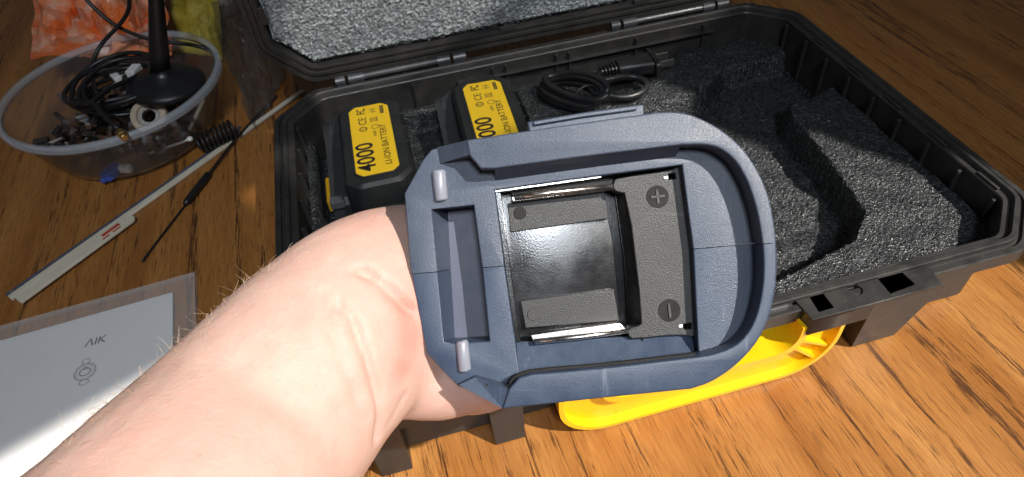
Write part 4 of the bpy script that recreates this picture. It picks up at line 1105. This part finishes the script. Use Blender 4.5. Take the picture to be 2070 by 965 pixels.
def tub_bits():
    # flat ring, spring, rods and scraps
    def ringo(name, label, uv, z, R_, r_, h, mat, tilt):
        c = Vector((*uv, z))
        root = empty(name, tuple(c)); bpy.context.view_layer.update()
        tag(root, label, 'ring')
        Mx = Matrix.Translation(c) @ tilt
        o = put('ring_body', lathe_ring([(r_, -h), (R_, -h), (R_, h*.7), (R_*.94, h), (r_*1.08, h), (r_, h*.7)], 36, Mx), mat, root)
        auto_smooth(o, 30)
        put('ring_inner_face', lathe_ring([(r_*0.62, -h*.6), (r_*.98, -h*.6), (r_*.98, h*.5), (r_*.62, h*.5)], 36, Mx), M['steel'], root)
    ringo('roller_bearing', 'beige ring bearing seen through the wall of the clear tub', [(-0.20991, 0.56645)][0], 0.038, 0.0155, 0.0095, 0.0045, M['tan'], Matrix.Rotation(math.radians(40), 4, 'X'))
    # spring
    a = Vector((*[(-0.17813, 0.54799)][0], 0.0105)); b = Vector((*[(-0.14521, 0.56446)][0], 0.0105))
    root = empty('coil_spring', tuple((a+b)/2)); bpy.context.view_layer.update()
    tag(root, 'black coil spring lying beside the clear tub', 'spring')
    d = (b-a).normalized(); n = d.cross(Vector((0, 0, 1))).normalized(); u = n.cross(d)
    T = 9; path = [tuple(a + (b-a)*(k/(T*14)) + (n*math.cos(2*math.pi*k/14) + u*math.sin(2*math.pi*k/14))*0.0084) for k in range(T*14+1)]
    put('spring_wire', tube_mesh(path, 0.0014, 7), M['rubber'], root, True)
    # thin rods
    def rod(name, label, p, q, r, mat, cat, head=None):
        p, q = Vector(p), Vector(q)
        root = empty(name, tuple(p)); bpy.context.view_layer.update(); tag(root, label, cat)
        put('shaft', tube_mesh([tuple(p), tuple(q)], r, 10), mat, root, True)
        if head:
            put('head', lathe([(0.0001, -head*.7), (head*.8, -head*.5), (head, 0), (head*.7, head*.6), (0.0001, head*.8)], 14, Matrix.Translation(q)), mat, root, True)
    rod('headed_pin', 'pale pin with a round head inside the front of the tub', (*[(-0.22171, 0.55333)][0], 0.0085), (*[(-0.18086, 0.54634)][0], 0.0200), 0.0010, M['whitebit'], 'pin', 0.0028)
    rod('wooden_stick', 'short cream stick leaning inside the tub near its right side', (*[(-0.18753, 0.56557)][0], 0.012), (*[(-0.16362, 0.57902)][0], 0.036), 0.0011, M['cream'], 'stick')
    for nm, lb, uv, z, s, mk, cat in (('blue_connector', 'small blue plastic connector at the bottom of the tub', [(-0.25268, 0.53825)][0], 0.0078, (0.008, 0.005, 0.0036), 'bluebit', 'connector'),
                                 ('white_clip', 'small white clip next to the blue connector in the tub', [(-0.24141, 0.53926)][0], 0.0082, (0.0028, 0.0065, 0.003), 'whitebit', 'clip'),
                                 ('white_plug', 'bright white plug inside the cable coil', [(-0.22782, 0.63653)][0], 0.0480, (0.0075, 0.0045, 0.004), 'whitebit', 'plug'),
                                 ('white_tag', 'small white tag below the white plug in the tub', [(-0.24775, 0.64181)][0], 0.0430, (0.0035, 0.0065, 0.0025), 'whitebit', 'tag')):
        root = empty(nm, (*uv, z - s[2])); bpy.context.view_layer.update(); tag(root, lb, cat)
        rz = Matrix.Rotation(0.5 + 0.7*len(nm), 4, 'Z')
        link('body', box_mesh((-s[0], -s[1], 0), (s[0], s[1], 2*s[2]), 0.0009, rz), M[mk], root)
        link('tab', box_mesh((s[0]*.9, -s[1]*.4, 0.0005), (s[0]*1.5, s[1]*.4, s[2]), 0.0004, rz), M[mk], root)
tub_bits()
def heap():
    # tangle of small dark parts filling the tub under the cable
    rnd = random.Random(8)
    bm = bmesh.new()
    for k in range(260):
        a = rnd.uniform(0, 2*math.pi); z = rnd.uniform(0.006, 0.034); r = (0.060 + z*0.45)*math.sqrt(rnd.random())
        c = TC + Vector((r*math.cos(a), r*math.sin(a), z))
        Mx = Matrix.Translation(c) @ Matrix.Rotation(rnd.uniform(0, 6), 4, 'Z') @ Matrix.Rotation(rnd.uniform(-.5, .5), 4, 'X')
        s = [rnd.uniform(0.002, 0.0075), rnd.uniform(0.0015, 0.004), rnd.uniform(0.001, 0.003)]
        if rnd.random() < 0.6: box(bm, (-s[0], -s[1], -s[2]), (s[0], s[1], s[2]), Mx, 0.0004)
        else: tube(bm, [Mx @ Vector((-s[0]*1.6, 0, 0)), Mx @ Vector((s[0]*1.6, 0, 0))], s[2], 8)
    o = link('small_parts', bm_mesh(bm), M['scrap'])
    tag(o, 'tangle of small dark electronic parts filling the clear tub', 'parts', kind='stuff')
t_ = NT('mixed_scrap'); v_ = t_.coord(); vc = t_.voro(v_, 130, out=1)
sp_ = t_.add('ShaderNodeSeparateColor'); t_.l.new(vc, sp_.inputs[0])
t_.set(Base_Color=t_.ramp(sp_.outputs[0], [(0.0, (0.015, 0.015, 0.017)), (0.5, (0.05, 0.042, 0.038)), (0.72, (0.16, 0.07, 0.035)), (0.86, (0.10, 0.12, 0.16)), (1.0, (0.34, 0.31, 0.27))]), Roughness=0.35)
M['scrap'] = t_.m
heap()

def strips():
    # long cream strip running behind the case, darker wire beside it, and a shorter tag-ended strip
    P0, P1 = [Vector((*p, 0)) for p in [(-0.30899, 0.4108), (-0.08297, 0.62003)]]
    root = empty('cream_strip', tuple(P0)); bpy.context.view_layer.update()
    tag(root, 'long narrow cream plastic strip running across the table towards the case', 'strip')
    d = (P1-P0).normalized(); n = Vector((-d.y, d.x, 0))
    def strip(a, b, w0, w1, z0, z1):
        A = P0 + d*a; B = P0 + d*b
        return prism([[(p.x, p.y) for p in (A + n*w0, A + n*w1, B + n*w1, B + n*w0)]], z0, z1, 0.0004)
    L_ = (P1-P0).length
    put('strip_body', strip(0, L_, -0.0030, 0.0024, 0.0004, 0.0032), M['cream'], root)
    root2 = empty('grey_wire', tuple(P0 + n*0.007)); bpy.context.view_layer.update()
    tag(root2, 'thin blue-grey wire lying along the cream strip below the tub', 'wire')
    wp = [tuple(P0 + d*t + n*w + Vector((0, 0, 0.0017))) for t, w in ((0, 0.0058), (0.10, 0.0052), (0.16, 0.0050), (0.20, 0.0062), (0.225, 0.0085), (0.235, 0.0110))]
    put('wire_sheath', tube_mesh(smooth_poly(wp, 2, False), 0.0013, 8), t_greyblue, root2, True)
    # shorter strip with rounded end and red print, lying in front
    E0, E1_ = [Vector((*p, 0)) for p in [(-0.3002, 0.40341), (-0.22686, 0.4733)]]
    root3 = empty('printed_stick', tuple(E0)); bpy.context.view_layer.update()
    tag(root3, 'cream stick with a rounded end and red print, lowest of the two strips', 'stick')
    d2 = (E1_-E0).normalized(); n2 = Vector((-d2.y, d2.x, 0)); L2 = (E1_-E0).length
    out = [E0 - n2*0.0055, E0 + n2*0.0045] 
    for k in range(9):
        a = math.pi/2 - k*math.pi/8
        out.append(E0 + d2*(L2 - 0.005) + d2*0.005*math.cos(a) + n2*(-0.0005 + 0.005*math.sin(a)))
    put('stick_body', prism([[(p.x, p.y) for p in out]], 0.0034, 0.0056, 0.0004), M['cream'], root3)
    for a, b, w0, w1 in ((L2-0.028, L2-0.012, 0.0000, 0.0034), (L2-0.021, L2-0.0135, -0.0032, -0.0016), (L2-0.030, L2-0.024, -0.0032, -0.0016)):
        A = E0 + d2*a; B = E0 + d2*b
        put('red_print', prism([[(p.x, p.y) for p in (A + n2*w0, A + n2*w1, B + n2*w1, B + n2*w0)]], 0.0056, 0.0058), M['red'], root3)
t_greyblue = plastic('grey_blue_sheath', (0.06, 0.07, 0.11), rough=0.35)
strips()

def probe():
    pts = [(-0.08886, 0.6378, 0.02496), (-0.10157, 0.57435, 0.02562), (-0.13164, 0.52499, 0.02701), (-0.14588, 0.50207, 0.02604), (-0.15707, 0.47908, 0.02556)]
    sl = [(*[(-0.16766, 0.5114)][0], 0.0042), (*[(-0.1862, 0.4745)][0], 0.0040)]
    tail = [(*p, 0.0022) for p in [(-0.18672, 0.47583), (-0.19808, 0.45223), (-0.21053, 0.42617), (-0.21392, 0.41734)]]
    root = empty('probe_lead', sl[1]); bpy.context.view_layer.update()
    tag(root, 'thin black lead with a thicker sleeve lying on the wood left of the case', 'lead')
    p2 = [(*[(-0.10871, 0.61864)][0], 0.0035), (*[(-0.14153, 0.56442)][0], 0.0045), (*[(-0.15594, 0.5367)][0], 0.0045), sl[0]]
    put('lead', tube_mesh(smooth_poly(p2, 2, False), 0.0011, 8), M['rubber'], root, True)
    a, b = Vector(sl[0]), Vector(sl[1])
    put('sleeve', tube_mesh([tuple(a.lerp(b, t)) for t in (0, .04, .12, .5, .9, 1)], [0.0016, 0.0028, 0.0032, 0.0032, 0.0030, 0.0014], 12), M['rubber'], root, True)
    put('tip_wire', tube_mesh(smooth_poly(tail, 1, False), 0.0008, 8), M['rubber'], root, True)
probe()

def leaflet():
    c = [(-0.18642, 0.37493)][0]
    root = empty('leaflet', (c[0], c[1], 0.0028)); bpy.context.view_layer.update()
    tag(root, 'white printed leaflet with dark lettering at the left under the arm', 'leaflet')
    a = Vector((*c, 0)); l = Vector((*[(-0.2461, 0.37088)][0], 0)); dx = (l - a).normalized(); 
    r_ = Vector((*[(-0.18154, 0.32355)][0], 0)); dy = (r_ - a).normalized()
    def pt(u, v): q = a + dx*u + dy*v; return (q.x, q.y)
    pl = [pt(0.0015, 0), pt(0.150, 0), pt(0.150, 0.20), pt(0, 0.20), pt(0, 0.0015), pt(0.0004, 0.0004)]
    put('sheet', prism([pl], 0.0030, 0.0036), M['paper'], root)
    # lettering: reads left to right seen from the photographer's side
    ex = -dx; ey = -dy
    Rm = Matrix(((ex.x, ey.x, 0), (ex.y, ey.y, 0), (0, 0, 1))).to_4x4()
    T0 = Vector((*[(-0.24247, 0.34134)][0], 0.00375))
    me = text_mesh('\u039bIK', 0.0088, 'LEFT', 0.00010, 1.0)
    # slanted capitals
    me.transform(Matrix.Translation(T0) @ Rm @ Matrix(((1, 0.18, 0, 0), (0, 1, 0, 0), (0, 0, 1, 0), (0, 0, 0, 1))))
    put('lettering', me, M['ink_blue'], root)
    g = Vector((*[(-0.23786, 0.3194)][0], 0.00375))
    def ringm(r, w, sx=1.0, off=(0, 0)):
        A = [(r*sx*math.cos(k*math.pi/16) + off[0], r*math.sin(k*math.pi/16) + off[1]) for k in range(32)]
        B = [((r-w)*sx*math.cos(k*math.pi/16) + off[0], (r-w)*math.sin(k*math.pi/16) + off[1]) for k in range(32)]
        return prism([A, B], -0.0001, 0)
    em = join([ringm(0.0072, 0.0007), ringm(0.0058, 0.0004), ringm(0.0036, 0.0009, 1.1), ringm(0.0016, 0.0005, 1.0, (0, 0.0030)), ringm(0.0024, 0.0005, 1.4, (0, -0.0088)), ringm(0.0024, 0.0005, 1.2, (0, 0.0090))])
    em.transform(Matrix.Translation(g) @ Rm)
    put('emblem', em, M['ink_grey'], root)
    # clear sleeve it lies in
    root2 = empty('plastic_sleeve', (c[0], c[1], 0.0)); bpy.context.view_layer.update()
    tag(root2, 'clear plastic sleeve round the white leaflet, brown wood showing through', 'sleeve')
    pl = [pt(-0.016, -0.0135), pt(0.165, -0.0135), pt(0.165, 0.215), pt(-0.016, 0.215)]
    put('upper_film', prism([pl], 0.0044, 0.0047, 0.0001), M['sleeve'], root2)
    pl2 = [pt(-0.0165, -0.0140), pt(0.1655, -0.0140), pt(0.1655, -0.0128), pt(-0.0153, -0.0128), pt(-0.0153, 0.2155), pt(-0.0165, 0.2155)]
    put('welded_edge', prism([pl2], 0.0012, 0.0050, 0.0002), M['sleeve'], root2)
M['ink_blue'] = plastic('navy_print', (0.020, 0.026, 0.050), rough=0.5, bump=0.0)
M['ink_grey'] = plastic('grey_print', (0.20, 0.22, 0.24), rough=0.5, bump=0.0)
leaflet()
